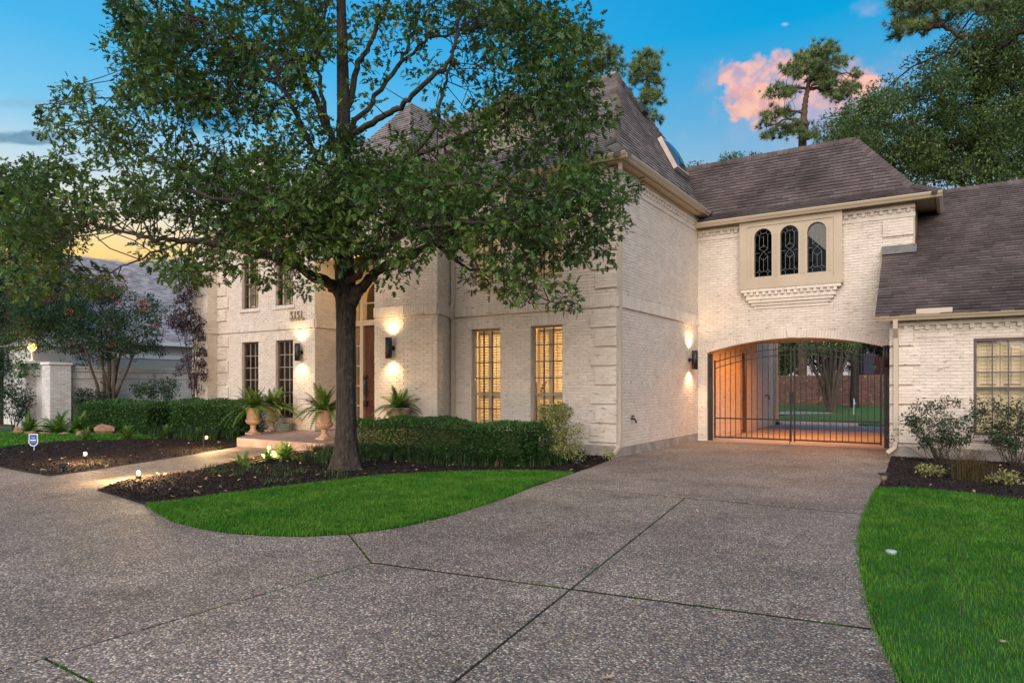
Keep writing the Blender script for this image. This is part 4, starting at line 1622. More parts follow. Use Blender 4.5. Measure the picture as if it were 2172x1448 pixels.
def sample(poly, n):
    a = np.array(poly)
    lo, hi = a.min(0), a.max(0)
    out = []
    tot = 0
    while tot < n:
        P = lo + RNG.random((n * 2, 2)) * (hi - lo)
        P = P[inpoly(P, poly)]
        out.append(P)
        tot += len(P)
        if len(P) == 0:
            break
    return np.concatenate(out)[:n]


def inframe(P, z=0.0, m=60):
    Q = np.column_stack([P, np.full(len(P), z)])
    px, py, d = proj(Q)
    return (d > 0.5) & (px > -m) & (px < 2172 + m) & (py < 1448 + 3 * m)


me = None
sheet('ground', [(-400, -400), (400, -400), (400, 600), (-400, 600)], -0.06, m_farland)

isl = [(205, 1040), (250, 1052), (310, 1071), (338, 1090), (370, 1107), (430, 1122), (490, 1131), (560, 1136), (640, 1138), (740, 1133), (850, 1118), (960, 1092), (1060, 1060), (1130, 1032), (1180, 1015), (1215, 1004), (1255, 990), (1290, 977)]
redge = [(1890, 969), (1880, 1000), (1862, 1036), (1845, 1070), (1831, 1105), (1825, 1135), (1825, 1170), (1830, 1215), (1842, 1275), (1860, 1335), (1886, 1395), (1915, 1448)]
Wisl, Wred = gp(*isl), gp(*redge)
near_r = [(0.15, 2.9), (0.75, 1.6), (1.7, 0.0), (3.2, -2.5), (5.0, -5.0)]
drive = ([(-5.9, 13.0), (-5.9, 18.4), (-5.64, 18.4), (-5.64, 24.6), (-1.26, 24.6), (-1.26, 18.4), (-1.10, 18.4), (-1.10, 16.3)] + Wred + near_r +
         [(5, -9), (-34, -9), (-34, 4.4), (-20, 4.9)] + gp((0, 990), (60, 1002), (112, 1010)) + Wisl)
dbase = sheet('driveway', drive, -0.006, m_joint)
J1 = gp((960, 1448), (1450, 1058))
J2 = gp((1185, 1030), (1835, 1090))
J3 = gp((787, 1192), (1830, 1330))
J3a = gp((740, 1133), (787, 1192))
J4 = gp((787, 1192), (95, 1395))
J5 = gp((95, 1395), (200, 1448))
JG = [(-5.9, 18.3), (-1.0, 18.3)]
g_ = 0.011


m_passfloor = mk('passage_concrete', (0.42, 0.37, 0.32), (0.33, 0.29, 0.25), scale=1.5, rough=0.85, bump=0.002, bscale=60)


def slab(poly, *cuts, mat=None):
    for cut in cuts:
        ln, left = cut[:2]
        poly = clip(poly, ln[0], ln[1], left, cut[2] if len(cut) > 2 else g_)
        if len(poly) < 3:
            return
    cl = []
    for p in poly:
        if not cl or math.hypot(p[0] - cl[-1][0], p[1] - cl[-1][1]) > 0.004:
            cl.append(p)
    if math.hypot(cl[0][0] - cl[-1][0], cl[0][1] - cl[-1][1]) < 0.004:
        cl.pop()
    sheet('slab', cl, -0.0055, mat or m_drive, None, dbase, 0.0055)


# J2 runs left to right seen from the street: beyond it is its left side
g2, g3 = 0.034, 0.026
slab(drive, (J2, True, g2), (JG, False))
slab(drive, (JG, True), mat=m_passfloor)
slab(drive, (J2, False, g2), (J3, True, g3), (J3a, True), (J1, True))
slab(drive, (J2, False, g2), (J3, True, g3), (J1, False))
slab(drive, (J3, False, g3), (J1, False))
slab(drive, (J3, False, g3), (J1, True), (J4, True), (J5, True))
slab(drive, (J3a, False), (J4, False), (J2, False, g2))
slab(drive, (J4, True), (J5, False))

pathp = gp((104, 1009.6), (193, 998), (290, 982.5), (420, 962), (503, 947)) + gp((560, 949), (640, 954)) + gp((600, 958), (540, 970), (470, 985), (420, 998), (348, 1007.6), (271, 1017), (205, 1040))
sheet('front_path', pathp, -0.04, m_path, 'structure', None, 0.041)
edge_px = [(1215, 1005), (1160, 1001), (1080, 1000), (950, 1003), (800, 1011), (640, 1030), (470, 1051), (390, 1063), (312, 1073)]
Wedge = gp(*edge_px)
k0 = isl.index((310, 1071))
k1 = isl.index((1215, 1004))
island = Wisl[k0:k1 + 1] + Wedge[1:-1]
sheet('lawn', island, 0.010, m_lawn)
bed = gp((205, 1040)) + gp((271, 1017), (348, 1007.6), (420, 998), (470, 985), (540, 970), (600, 958)) + [(-12.3, 10.33), (-11.7, 10.33), (-11.83, 11.95), (-10.3, 13.0), (-5.93, 13.0)] + list(reversed(Wisl[k1:])) + Wedge[1:-1] + list(reversed(Wisl[1:k0 + 1]))
sheet('mulch_bed', bed, 0.006, m_soil)
lbed = gp((0, 990), (60, 1002), (104, 1009.6), (193, 998), (290, 982.5), (420, 962), (494, 946)) + [(-15.2, 10.6), (-16.4, 12.2), (-16.5, 13), (-19.8, 13)] + gp((420, 905), (380, 921), (329, 930), (193, 935), (135, 936), (87, 940), (39, 944), (0, 951)) + [(-24, 7.0), (-24, 5.0)]
sheet('mulch_bed', lbed, 0.006, m_soil)
llawn = gp((0, 951), (39, 944), (87, 940), (135, 936), (193, 935), (329, 930), (350, 926), (330, 922), (220, 920), (100, 919), (0, 917)) + [(-45, 12), (-60, 6), (-60, 5.0), (-34, 5.0), (-24, 7.0)]
sheet('lawn', llawn, 0.004, m_lawn)
backbed = gp((0, 917), (100, 919), (220, 920), (330, 922), (350, 926)) + [(-19.84, 12.9), (-20.6, 12.6), (-26.0, 19), (-26.0, 12)]
sheet('mulch_bed', backbed, 0.0, m_soil)
rb_px = [(1862, 1036), (1950, 1039), (2050, 1048), (2172, 1063)]
rbed = [(-1.10, 16.3)] + Wred[:3] + gp(*rb_px[1:]) + [(5.5, 10.4), (5.5, 16.3)]
sheet('mulch_bed', rbed, 0.006, m_soil)
rlawn = Wred[2:] + near_r + [(9, -5), (9, 10.0), (5.5, 10.4)] + list(reversed(gp(*rb_px[1:])))
sheet('lawn', rlawn, 0.010, m_lawn)
sheet('concrete_yard', [(-5.72, 24.62), (9, 24.62), (9, 30.5), (2.0, 29.6), (-1.0, 28.75), (-5.72, 28.6)], -0.012, m_concrete)
sheet('kerb', [(-5.72, 28.45), (-3.0, 28.5), (-3.0, 28.62), (-5.72, 28.58)], -0.01, m_kerb, 'structure', None, 0.10)
b = MB()
b.add([(-14, 28.6, 0.02), (-1.0, 28.7, 0.02), (2.0, 29.7, 0.02), (12, 30.6, 0.05), (14, 45, 0.40), (-20, 45, 0.40)], [(0, 1, 2, 3, 4, 5)])
tag(b.build('back_lawn', m_turf), kind='structure')
sheet('grey_walk', [tuple(Pd(1650, 880, 31.5)[:2]), tuple(Pd(1765, 879, 32.5)[:2]), tuple(Pd(1745, 872, 34.5)[:2]), tuple(Pd(1650, 869, 34.0)[:2])], 0.16, m_concrete, 'structure', None, 0.03)

porch = MB().prism([(-15.0, 10.33), (-11.8, 10.33), (-11.83, 14.45), (-15.2, 14.45), (-15.2, 13.0), (-16.45, 12.98), (-16.4, 12.2), (-15.25, 10.55)], -0.05, 0.20)
porch = porch.build('front_porch', m_porch, bevel=0.012)
tag(porch, kind='structure')

# ---------------------------------------------------------------- grass
BLV = [(-0.5, 0, 0), (0.5, 0, 0), (-0.38, 0.16, 0.55), (0.38, 0.16, 0.55), (0.0, 0.52, 1.0)]
BLF = [(0, 1, 3), (0, 3, 2), (2, 3, 4)]


def blade_mats(P, z, h, w, lean=1.35):
    n = len(P)
    ph = RNG.random(n) * 2 * PI
    hh = h * RNG.uniform(0.6, 1.25, n)
    ww = w * RNG.uniform(0.7, 1.3, n)
    ln = lean * RNG.uniform(0.1, 1.3, n)
    c, s = np.cos(ph), np.sin(ph)
    M_ = np.zeros((n, 3, 4))
    M_[:, 0, 0], M_[:, 1, 0] = c * ww, s * ww
    M_[:, 0, 1], M_[:, 1, 1] = -s * ln * hh, c * ln * hh
    M_[:, 2, 2] = hh
    M_[:, 0, 3], M_[:, 1, 3] = P[:, 0], P[:, 1]
    M_[:, 2, 3] = z
    return M_


def grass(name_poly, n, z, h, w):
    P = sample(name_poly, n)
    P = P[inframe(P, 0.0, 750)]
    dist = np.hypot(P[:, 0], P[:, 1])
    keep = RNG.random(len(P)) < np.clip(5.5 / dist, 0.35, 1.0) + 0.25
    P = P[keep]
    dist = dist[keep]
    o = bulk('grass', BLV, BLF, blade_mats(P, z, h, w * np.clip(dist / 6.5, 0.8, 2.2)), m_grass)
    o['kind'] = 'stuff'
    return o


near_lawn = clip(clip(rlawn, (-3, 2.2), (6, 2.2), True), (5.4, -10), (5.4, 20), True)
grass(near_lawn, 290000, 0.006, 0.040, 0.0040)
grass(island, 160000, 0.006, 0.042, 0.0046)
ll = clip(llawn, (-30, -50), (-30, 50), False)
grass(ll, 42000, 0.002, 0.05, 0.0065)

P = np.concatenate([sample(near_lawn, 5200), sample(island, 3600)])
tag(bulk('dry_grass', BLV, BLF, blade_mats(P[inframe(P)], 0.012, 0.040, 0.0042, 1.8), m_drystrap), kind='stuff')
# weeds in the joints
W = []
for ln, n, f0, f1 in ((J3a, 260, 0.0, 1.0), (J4, 200, 0.1, 0.6), (J1, 150, 0.35, 0.9), (J3, 300, 0.3, 1.0), (J5, 220, 0.2, 1.0)):
    t = f0 + (f1 - f0) * RNG.random(n) ** 1.3
    q = np.array(ln[0]) + (np.array(ln[1]) - np.array(ln[0])) * t[:, None]
    cl = np.sin(t * 37 + n) + RNG.normal(0, 0.5, n) > 0.25
    W.append((q + RNG.normal(0, 0.006, q.shape))[cl])
W = np.concatenate(W)
tag(bulk('weeds', BLV, BLF, blade_mats(W, -0.006, 0.018, 0.004, 0.8), m_grass), kind='stuff')
# ragged grass lip hanging over the lawn edges
lip = []
for poly in (Wisl[k0:k1 + 1], Wred[2:]):
    for p, q in zip(poly[:-1], poly[1:]):
        L = math.hypot(q[0] - p[0], q[1] - p[1])
        t = RNG.random(int(L * 260))[:, None]
        lip.append(np.array(p) + (np.array(q) - np.array(p)) * t + RNG.normal(0, 0.018, (len(t), 2)))
lip = np.concatenate(lip)
tag(bulk('grass', BLV, BLF, blade_mats(lip, 0.0, 0.045, 0.0045, 1.1), m_grass), kind='stuff')

# ---------------------------------------------------------------- mulch
CHV = [(-0.5, -0.5, 0), (0.5, -0.4, 0.1), (0.55, 0.5, 0), (-0.45, 0.45, 0.12)]
CHF = [(0, 1, 2, 3)]


def flat_mats(P, z, a, b_, tilt=0.5):
    n = len(P)
    ph = RNG.random(n) * 2 * PI
    x = np.column_stack([np.cos(ph), np.sin(ph), RNG.normal(0, tilt, n)])
    x /= np.linalg.norm(x, axis=1)[:, None]
    up = np.column_stack([RNG.normal(0, tilt, n), RNG.normal(0, tilt, n), np.ones(n)])
    y = np.cross(up, x)
    y /= np.linalg.norm(y, axis=1)[:, None]
    zc = np.cross(x, y)
    M_ = np.zeros((n, 3, 4))
    aa = a * RNG.uniform(0.4, 1.5, n)
    M_[:, :, 0], M_[:, :, 1], M_[:, :, 2] = x * aa[:, None], y * (b_ * RNG.uniform(0.5, 1.4, n))[:, None], zc * aa[:, None]
    M_[:, 0, 3], M_[:, 1, 3] = P[:, 0], P[:, 1]
    M_[:, 2, 3] = z + RNG.random(n) * 0.022
    return M_


for poly, n in ((bed, 46000), (lbed, 27000), (rbed, 24000)):
    P = sample(poly, n)
    P = P[inframe(P, 0.0, 600)]
    tag(bulk('mulch', CHV, CHF, flat_mats(P, 0.008, 0.038, 0.013), m_chip), kind='stuff')
P = np.concatenate([sample(bed, 260), sample(lbed, 110), sample(rbed, 90)])
tag(bulk('leaf_litter', CHV, CHF, flat_mats(P, 0.028, 0.055, 0.035, 0.35), m_dryleaf), kind='stuff')


P = sample(drive, 2600)
P = P[inframe(P) & (np.hypot(P[:, 0], P[:, 1]) < 16)][:46]
tag(bulk('leaf_litter', CHV, CHF, flat_mats(P, 0.004, 0.045, 0.026, 0.25), m_dryleaf), kind='stuff')


# ================================================================== FOLIAGE TOOLS
def oak_leaf():
    v = [(0, 0, 0), (1, 0, -0.10)]
    f = []
    for s in (1, -1):
        o = len(v)
        v += [(0.14, 0.05 * s, 0.01), (0.36, 0.36 * s, 0.08), (0.40, 0.075 * s, 0.02), (0.66, 0.36 * s, 0.05), (0.66, 0.085 * s, 0.0), (0.88, 0.20 * s, -0.04)]
        a, L1, b_, L2, c, L3 = range(o, o + 6)
        f += [(0, a, b_), (0, b_, c), (0, c, 1), (a, L1, b_), (b_, L2, c), (c, L3, 1)]
    return v, f


OAKV, OAKF = oak_leaf()
LFV = [(0, 0, 0), (0.5, 0.24, 0.05), (1, 0, -0.05), (0.5, -0.24, 0.05)]
LFF = [(0, 1, 2), (0, 2, 3)]


def unit(a):
    return a / np.maximum(np.linalg.norm(a, axis=1), 1e-9)[:, None]


def leaf_mats(P, D, size, upbias=0.9, jit=0.3):
    n = len(P)
    x = unit(D)
    up = np.column_stack([RNG.normal(0, 0.5, n), RNG.normal(0, 0.5, n), np.full(n, upbias) + RNG.normal(0, 0.35, n)])
    y = unit(np.cross(up, x))
    z = np.cross(x, y)
    s = size * RNG.uniform(1 - jit, 1 + jit, n)
    M_ = np.zeros((n, 3, 4))
    M_[:, :, 0], M_[:, :, 1], M_[:, :, 2], M_[:, :, 3] = x * s[:, None], y * s[:, None], z * s[:, None], P
    return M_


def ball_leaves(C, R, n, size, upbias=0.9, out=0.9, flat=0.8, shell=0.55):
    """leaves round a clump centre, most of them near its surface"""
    d = unit(RNG.normal(size=(n, 3)))
    d[:, 2] *= flat
    r = R * (shell + (1 - shell) * RNG.random(n) ** 0.6)
    P = np.array(C) + d * r[:, None]
    D = d * out + RNG.normal(0, 0.5, (n, 3))
    D[:, 2] -= 0.15
    return leaf_mats(P, D, size, upbias)


def ellipse_balls(ells, dens, rr, depth_fn, shrink=0.85):
    out = []
    for e in ells:
        x, y, rx, ry = e[:4]
        fill = e[4] if len(e) > 4 else 1.0
        k = max(1, int(PI * rx * ry / dens * fill + RNG.random()))
        for _ in range(k):
            t, q = RNG.random() * 2 * PI, math.sqrt(RNG.random()) * shrink
            px, py = x + rx * q * math.cos(t), y + ry * q * math.sin(t)
            d = depth_fn(px, py)
            p = Pd(px, py, d)
            out.append((p, RNG.uniform(*rr)))
    return out


def crown_from(balls, per, size, mat, name, parent, tv=LFV, tf=LFF, upbias=0.9, flat=0.8, shell=0.5):
    ms = [ball_leaves(c, r, max(6, int(per * RNG.uniform(0.75, 1.25))), size, upbias, flat=flat, shell=shell) for c, r in balls]
    return bulk(name, tv, tf, np.concatenate(ms), mat, parent)


def twigs_to(balls, limbs, r0, r1, mat, parent, maxd=3.0, name='twig', frac=1.0):
    pts = np.array([p for l_ in limbs for p in l_])
    mb = MB()
    for c, r in balls:
        if RNG.random() > frac:
            continue
        dd = np.linalg.norm(pts - np.array(c), axis=1)
        near = np.argsort(dd)[:14]
        i = int(near[int(RNG.integers(len(near)))])
        if dd[i] > maxd or dd[i] < 0.15:
            continue
        a = Vector(pts[i])
        w1, w2 = Vector(RNG.normal(0, 0.11, 3)) * dd[i], Vector(RNG.normal(0, 0.09, 3)) * dd[i]
        mb.tube([a, a.lerp(c, 0.33) + w1, a.lerp(c, 0.7) + w2 + Vector((0, 0, -0.04 * dd[i])), c], [r0, r0 * 0.75 + r1 * 0.25, (r0 + r1) / 2, r1], 4, False)
    if mb.v:
        return mb.build(name, mat, parent)


def smooth_path(pts, n=6):
    """Catmull-Rom through pts (Vectors)"""
    P = [pts[0]] + list(pts) + [pts[-1]]
    out = []
    for i in range(1, len(P) - 2):
        for k in range(n):
            t = k / n
            a, b_, c, d = P[i - 1], P[i], P[i + 1], P[i + 2]
            out.append(0.5 * ((2 * b_) + (c - a) * t + (2 * a - 5 * b_ + 4 * c - d) * t * t + (3 * b_ - a - 3 * c + d) * t ** 3))
    out.append(pts[-1])
    return out


def limb(pts, r0, r1, mat, parent, name='limb', seg=8, n=5, wob=0.02):
    q = smooth_path([Vector(p) for p in pts], n)
    q = [p + Vector(RNG.normal(0, wob, 3)) if 0 < i < len(q) - 1 else p for i, p in enumerate(q)]
    rr = [r0 + (r1 - r0) * (i / (len(q) - 1)) for i in range(len(q))]
    MB().tube(q, rr, seg).build(name, mat, parent, True)
    return q


# ================================================================== THE OAK IN FRONT
OB = G(735, 997)
oak = empty('oak_tree', (OB.x, OB.y, 0))
tag(oak, 'large oak with dark trunk in the mulch bed, spreading before the house front', 'tree')
OD = 12.0
trunk_px = [(735, 1003, 0.33), (734, 985, 0.27), (734, 960, 0.225), (734, 920, 0.185), (734, 850, 0.172), (734, 760, 0.168), (734, 690, 0.168), (734, 650, 0.178), (733, 610, 0.185), (731, 570, 0.17), (729, 500, 0.155), (728, 420, 0.145), (728, 330, 0.13), (729, 240, 0.115), (727, 150, 0.10), (725, 60, 0.088), (722, -60, 0.07), (724, -200, 0.05), (722, -330, 0.03)]
tp = [Pd(x, y, OD) for x, y, r in trunk_px]
tp[0].z = -0.05
rad = [r for *_, r in trunk_px]
# fine rings with buttressed flare and bark ridges
zz = np.linspace(0, len(tp) - 1, 90)
tv_, tf_ = [], []
SEG = 40
for i, t in enumerate(zz):
    k = min(int(t), len(tp) - 2)
    f_ = t - k
    c = tp[k].lerp(tp[k + 1], f_)
    r = rad[k] * (1 - f_) + rad[k + 1] * f_
    fl = max(0.0, 1 - c.z / 0.45)
    for s in range(SEG):
        a = 2 * PI * s / SEG
        w_ = 1 + 0.16 * fl * math.sin(5 * a + 0.7) + 0.025 * math.sin(9 * a + c.z * 1.3) + 0.018 * math.sin(17 * a - c.z * 2.1) + random.uniform(-0.012, 0.012)
        tv_.append((c.x + r * w_ * math.cos(a), c.y + r * w_ * math.sin(a), c.z))
for i in range(len(zz) - 1):
    for s in range(SEG):
        s2 = (s + 1) % SEG
        tf_.append((i * SEG + s, i * SEG + s2, (i + 1) * SEG + s2, (i + 1) * SEG + s))
MB().add(tv_, tf_).build('trunk', m_bark, oak, True)
limbs = [[p for p in tp[9:]]]
LP = [
    ([(722, 625, 11.95), (700, 605, 11.7), (666, 586, 11.3), (612, 553, 10.9), (566, 540, 10.6), (480, 520, 10.4), (380, 512, 10.3), (330, 507, 10.3), (250, 490, 10.4), (170, 484, 10.5)], 0.105, 0.012),
    ([(745, 645, 11.9), (762, 615, 11.8), (778, 598, 11.7), (815, 566, 11.5), (877, 541, 11.3), (931, 508, 11.2), (980, 492, 11.1), (1060, 470, 11.1), (1160, 455, 11.2), (1270, 440, 11.4)], 0.11, 0.012),
    ([(926, 520, 11.2), (984, 566, 10.9), (1059, 578, 10.7), (1110, 600, 10.6), (1150, 632, 10.5), (1222, 655, 10.4)], 0.030, 0.006),
    ([(738, 600, 11.9), (780, 560, 11.2), (850, 500, 10.5), (914, 480, 10.0), (1000, 470, 9.6), (1090, 480, 9.4)], 0.07, 0.01),
    ([(730, 570, 11.9), (700, 520, 11.2), (640, 470, 10.5), (560, 440, 10.0), (470, 420, 9.7), (380, 400, 9.6)], 0.07, 0.01),
    ([(729, 520, 12.0), (700, 460, 12.0), (660, 420, 12.0), (560, 400, 11.9), (430, 370, 11.8), (300, 330, 11.8), (200, 270, 11.9), (140, 210, 12.0)], 0.065, 0.008),
    ([(728, 330, 12.0), (700, 280, 12.1), (660, 190, 12.3), (620, 93, 12.5), (590, 0, 12.6), (570, -90, 12.7)], 0.075, 0.02),
    ([(728, 400, 12.0), (690, 350, 11.7), (664, 318, 11.5), (640, 270, 11.3), (610, 200, 11.0), (585, 150, 10.9), (555, 115, 10.8), (480, 70, 10.7), (400, 30, 10.7)], 0.06, 0.012),
    ([(610, 205, 11.0), (590, 182, 10.9), (560, 172, 10.8), (500, 205, 10.7)], 0.025, 0.008),
    ([(729, 330, 12.0), (749, 285, 11.8), (800, 255, 11.5), (842, 229, 11.3), (878, 199, 11.1), (941, 146, 10.9), (964, 99, 10.8), (973, 53, 10.8), (985, -20, 10.8)], 0.065, 0.02),
    ([(729, 300, 12.0), (745, 270, 12.1), (785, 219, 12.3), (845, 142, 12.6), (871, 86, 12.8), (891, 0, 13.0), (900, -80, 13.1)], 0.055, 0.02),
    ([(729, 260, 12.0), (760, 140, 12.2), (772, 116, 12.3), (800, 60, 12.4), (825, 0, 12.5), (850, -90, 12.5)], 0.06, 0.02),
    ([(928, 262, 12.2), (930, 240, 12.2), (938, 200, 12.3), (948, 166, 12.3), (955, 126, 12.4)], 0.04, 0.02),
    ([(878, 330, 12.1), (928, 262, 12.2)], 0.03, 0.03),
    ([(728, 380, 12.0), (800, 350, 12.1), (878, 330, 12.1), (960, 300, 12.0), (1060, 250, 11.9), (1160, 180, 11.8), (1220, 110, 11.8)], 0.06, 0.012),
    ([(845, 142, 12.6), (900, 90, 12.3), (945, 75, 12.1), (1010, 60, 12.0), (1100, 40, 12.0)], 0.03, 0.01),
    ([(728, 450, 12.0), (790, 420, 11.4), (880, 400, 10.8), (1000, 390, 10.4), (1120, 400, 10.2), (1230, 420, 10.2)], 0.06, 0.01),
    ([(696, 265, 12.1), (680, 180, 12.0), (672, 100, 11.9), (690, 30, 11.9), (688, -60, 11.9)], 0.04, 0.015),
    ([(566, 540, 10.6), (520, 560, 10.3), (470, 590, 10.1)], 0.02, 0.006),
    ([(380, 512, 10.3), (320, 540, 10.2), (250, 570, 10.2), (200, 600, 10.2)], 0.022, 0.006),
]
for pts, r0, r1 in LP:
    limbs.append(limb([Pd(*p) for p in pts], r0, r1, m_oaktwig if r0 < 0.09 else m_bark, oak))

OE = [
    (330, 35, 115, 60), (300, 110, 80, 45), (420, 120, 165, 115, 1.15), (560, 75, 150, 105), (350, 205, 100, 50), (490, 220, 120, 55), (635, 120, 85, 130, .42), (740, 60, 110, 75, .32), (655, 245, 60, 60, .4),
    (850, 50, 100, 70, .36), (960, 40, 130, 60, .6), (1090, 80, 150, 105), (1190, 140, 85, 105), (1120, 220, 140, 75), (1000, 245, 80, 50, .5), (1215, 60, 60, 55, .8), (1235, 230, 60, 60), (780, 165, 60, 50, .18), (895, 150, 55, 35, .3),
    (640, 325, 120, 55, .85), (790, 325, 130, 55, .6), (930, 300, 110, 50, .45), (1060, 330, 140, 45, .55), (1200, 330, 80, 50, .6),
    (150, 215, 45, 38, .9), (130, 262, 50, 28, .8), (195, 275, 60, 36, .8), (250, 262, 55, 32, .5), (290, 312, 80, 40, .8), (190, 335, 60, 34, .5), (330, 262, 70, 36, .55), (430, 300, 80, 40, .5),
    (55, 360, 80, 36, .8), (110, 400, 100, 55), (40, 450, 70, 60), (225, 420, 90, 45, .75), (335, 375, 100, 50, .7), (150, 470, 90, 36), (430, 350, 100, 55, .75), (480, 430, 135, 75), (350, 440, 90, 40, .7), (560, 390, 130, 75), (600, 470, 140, 75, 1.1), (500, 505, 110, 45, .9),
    (700, 420, 150, 75, 1.1), (840, 410, 150, 75, 1.1), (980, 420, 150, 70, 1.1), (1110, 410, 150, 60, 1.0), (1220, 410, 90, 55), (680, 520, 120, 50), (800, 500, 130, 50), (920, 485, 120, 45), (1050, 495, 120, 45), (1180, 490, 110, 45), (1265, 460, 65, 45), (1310, 480, 40, 28, .7), (1290, 405, 50, 34, .8), (1265, 530, 50, 26, .7), (1250, 350, 45, 35, .7), (1240, 375, 40, 30, .8),
    (110, 550, 60, 44), (50, 520, 75, 45), (225, 602, 50, 26, .8), (90, 590, 70, 40, .9), (340, 555, 40, 34, .8), (385, 560, 60, 36, .9), (465, 555, 55, 34, .9), (530, 575, 42, 26, .7), (330, 510, 40, 20, .4),
    (600, 590, 40, 18, .8), (640, 602, 34, 12, .7), (690, 552, 55, 22, .6), (560, 545, 40, 24, .7),
    (1000, 575, 40, 24, .8), (1075, 590, 55, 20, 1.1), (1125, 618, 50, 18, 1.3), (1190, 638, 42, 15, 1.4), (1060, 540, 90, 26, .8), (1150, 540, 75, 26, .8), (1225, 550, 45, 22, .7), (830, 590, 65, 20, .5), (860, 560, 60, 20, .5),
    (560, -60, 220, 70, .5), (820, -90, 260, 80, .5), (1050, -50, 160, 60, .5),
]


def oak_depth(px, py):
    base = 11.2 if py > 360 else 11.9
    d = base + RNG.normal(0, 0.95)
    d = min(max(d, 9.2), 14.0)
    p = Pd(px, py, d)
    if p.z < 6.9:                       # keep clear of the house front
        lim = 11.35 if p.x < -9.6 else 12.3
        ly = (VY + (px - CX) / F * RY) * d
        if ly > lim:
            d = lim / (VY + (px - CX) / F * RY) - RNG.random() * 0.9
    return d


oballs = ellipse_balls(OE, 980, (0.20, 0.38), oak_depth, 0.9)
lm = []
for c, r in oballs:
    lm.append(ball_leaves(c, r, int(40 * RNG.uniform(0.7, 1.3)), 0.120, 0.9, 0.8, 0.75, 0.35))
lm = np.concatenate(lm)
px, py, dd = proj(lm[:, :, 3])
ok = (px > 10) & (px < 2160) & (py > 10) & (py < 1440)
idx = np.argsort(np.where(ok, dd, 1e6))[:300]
msk = np.zeros(len(lm), bool)
msk[idx] = True
tag(bulk('crown', OAKV, OAKF, lm[~msk], m_oakleaf, oak), kind='stuff')
singles('leaf', OAKV, OAKF, lm[msk], m_oakleaf, oak)
twigs_to(oballs, limbs, 0.010, 0.004, m_oaktwig, oak, 1.5, 'twigs')['kind'] = 'stuff'


# ================================================================== HEDGES AND SHRUBS
def hedge(name, label, x0, x1, y0, y1, h, n, size, mat, cat='hedge', group=None, bulge=0.10):
    t = empty(name, ((x0 + x1) / 2, (y0 + y1) / 2, 0))
    tag(t, label, cat, group)
    nx, ny, nz = int((x1 - x0) / 0.22) + 2, 6, 6
    ph = RNG.random(8) * 6

    def bump_(x, y, z):
        return bulge * (math.sin(x * 2.1 + ph[0]) * math.sin(z * 3.3 + ph[1]) + 0.6 * math.sin(x * 4.7 + y * 3 + ph[2]))
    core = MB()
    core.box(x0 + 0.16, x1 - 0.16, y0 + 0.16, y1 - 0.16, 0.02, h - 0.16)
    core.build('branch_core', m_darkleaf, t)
    P, D = [], []
    ar = [((x1 - x0) * (y1 - y0), 'top'), ((x1 - x0) * h, 'front'), ((x1 - x0) * h * 0.5, 'back'), ((y1 - y0) * h, 'l'), ((y1 - y0) * h, 'r')]
    tot = sum(a for a, _ in ar)
    for a, s in ar:
        for _ in range(int(n * a / tot)):
            x, y, z = RNG.uniform(x0, x1), RNG.uniform(y0, y1), RNG.uniform(0.03, h)
            w_ = -abs(RNG.normal(0, 0.07)) + 0.02
            nd = {'top': (0, 0, 1), 'front': (0, -1, 0), 'back': (0, 1, 0), 'l': (-1, 0, 0), 'r': (1, 0, 0)}[s]
            if s == 'top':
                z = h
            if s == 'front':
                y = y0
            if s == 'back':
                y = y1
            if s == 'l':
                x = x0
            if s == 'r':
                x = x1
            # round the long top edges
            ez = max(0, z - (h - 0.16)) / 0.16
            ey = max(max(0, (y0 + 0.16) - y), max(0, y - (y1 - 0.16))) / 0.16
            k = -0.055 * min(1.0, ez * ey) * 1.2
            bb = bump_(x, y, z) * 0.5 + w_ + k
            P.append((x + nd[0] * bb, y + nd[1] * bb, z + nd[2] * bb + (k if s != 'top' else 0)))
            D.append((nd[0] + RNG.normal(0, .6), nd[1] + RNG.normal(0, .6), nd[2] + RNG.normal(0, .6) + 0.35))
    o = bulk('foliage', LFV, LFF, leaf_mats(np.array(P), np.array(D), size, 0.6), mat, t)
    return t


hedge('hedge', 'long clipped dark green hedge under the right windows beside the oak trunk', -11.0, -6.55, 10.35, 11.35, 0.77, 17000, 0.055, m_hedgeleaf, group='clipped box hedges')
hedge('hedge', 'long clipped hedge in front of the whitewashed garden wall', -24.8, -20.3, 10.9, 12.0, 0.97, 13000, 0.07, m_hedgeleaf, group='clipped box hedges')
hedge('hedge', 'shorter bright green hedge left of the urns on the porch', -20.1, -16.75, 11.5, 12.5, 1.04, 9500, 0.065, m_hedgeleaf, group='clipped box hedges')


def shrub(name, label, base, balls, per, size, mat, cat, canes=5, cmat=None, upbias=0.7, group=None, flat=0.9, shell=0.3, cane_r=0.012):
    t = empty(name, (base[0], base[1], 0))
    tag(t, label, cat, group)
    crown_from(balls, per, size, mat, 'foliage', t, upbias=upbias, flat=flat, shell=shell)
    mb = MB()
    B0 = Vector((base[0], base[1], 0))
    for i in range(canes):
        c, r = balls[int(RNG.integers(len(balls)))]
        a = B0 + Vector((RNG.normal(0, 0.06), RNG.normal(0, 0.06), -0.02))
        m = a.lerp(c, 0.5) + Vector((RNG.normal(0, 0.05), RNG.normal(0, 0.05), 0.06))
        mb.tube([a, m, c], [cane_r, cane_r * 0.7, cane_r * 0.3], 4, False)
    mb.build('stem', cmat or m_oaktwig, t)
    return t


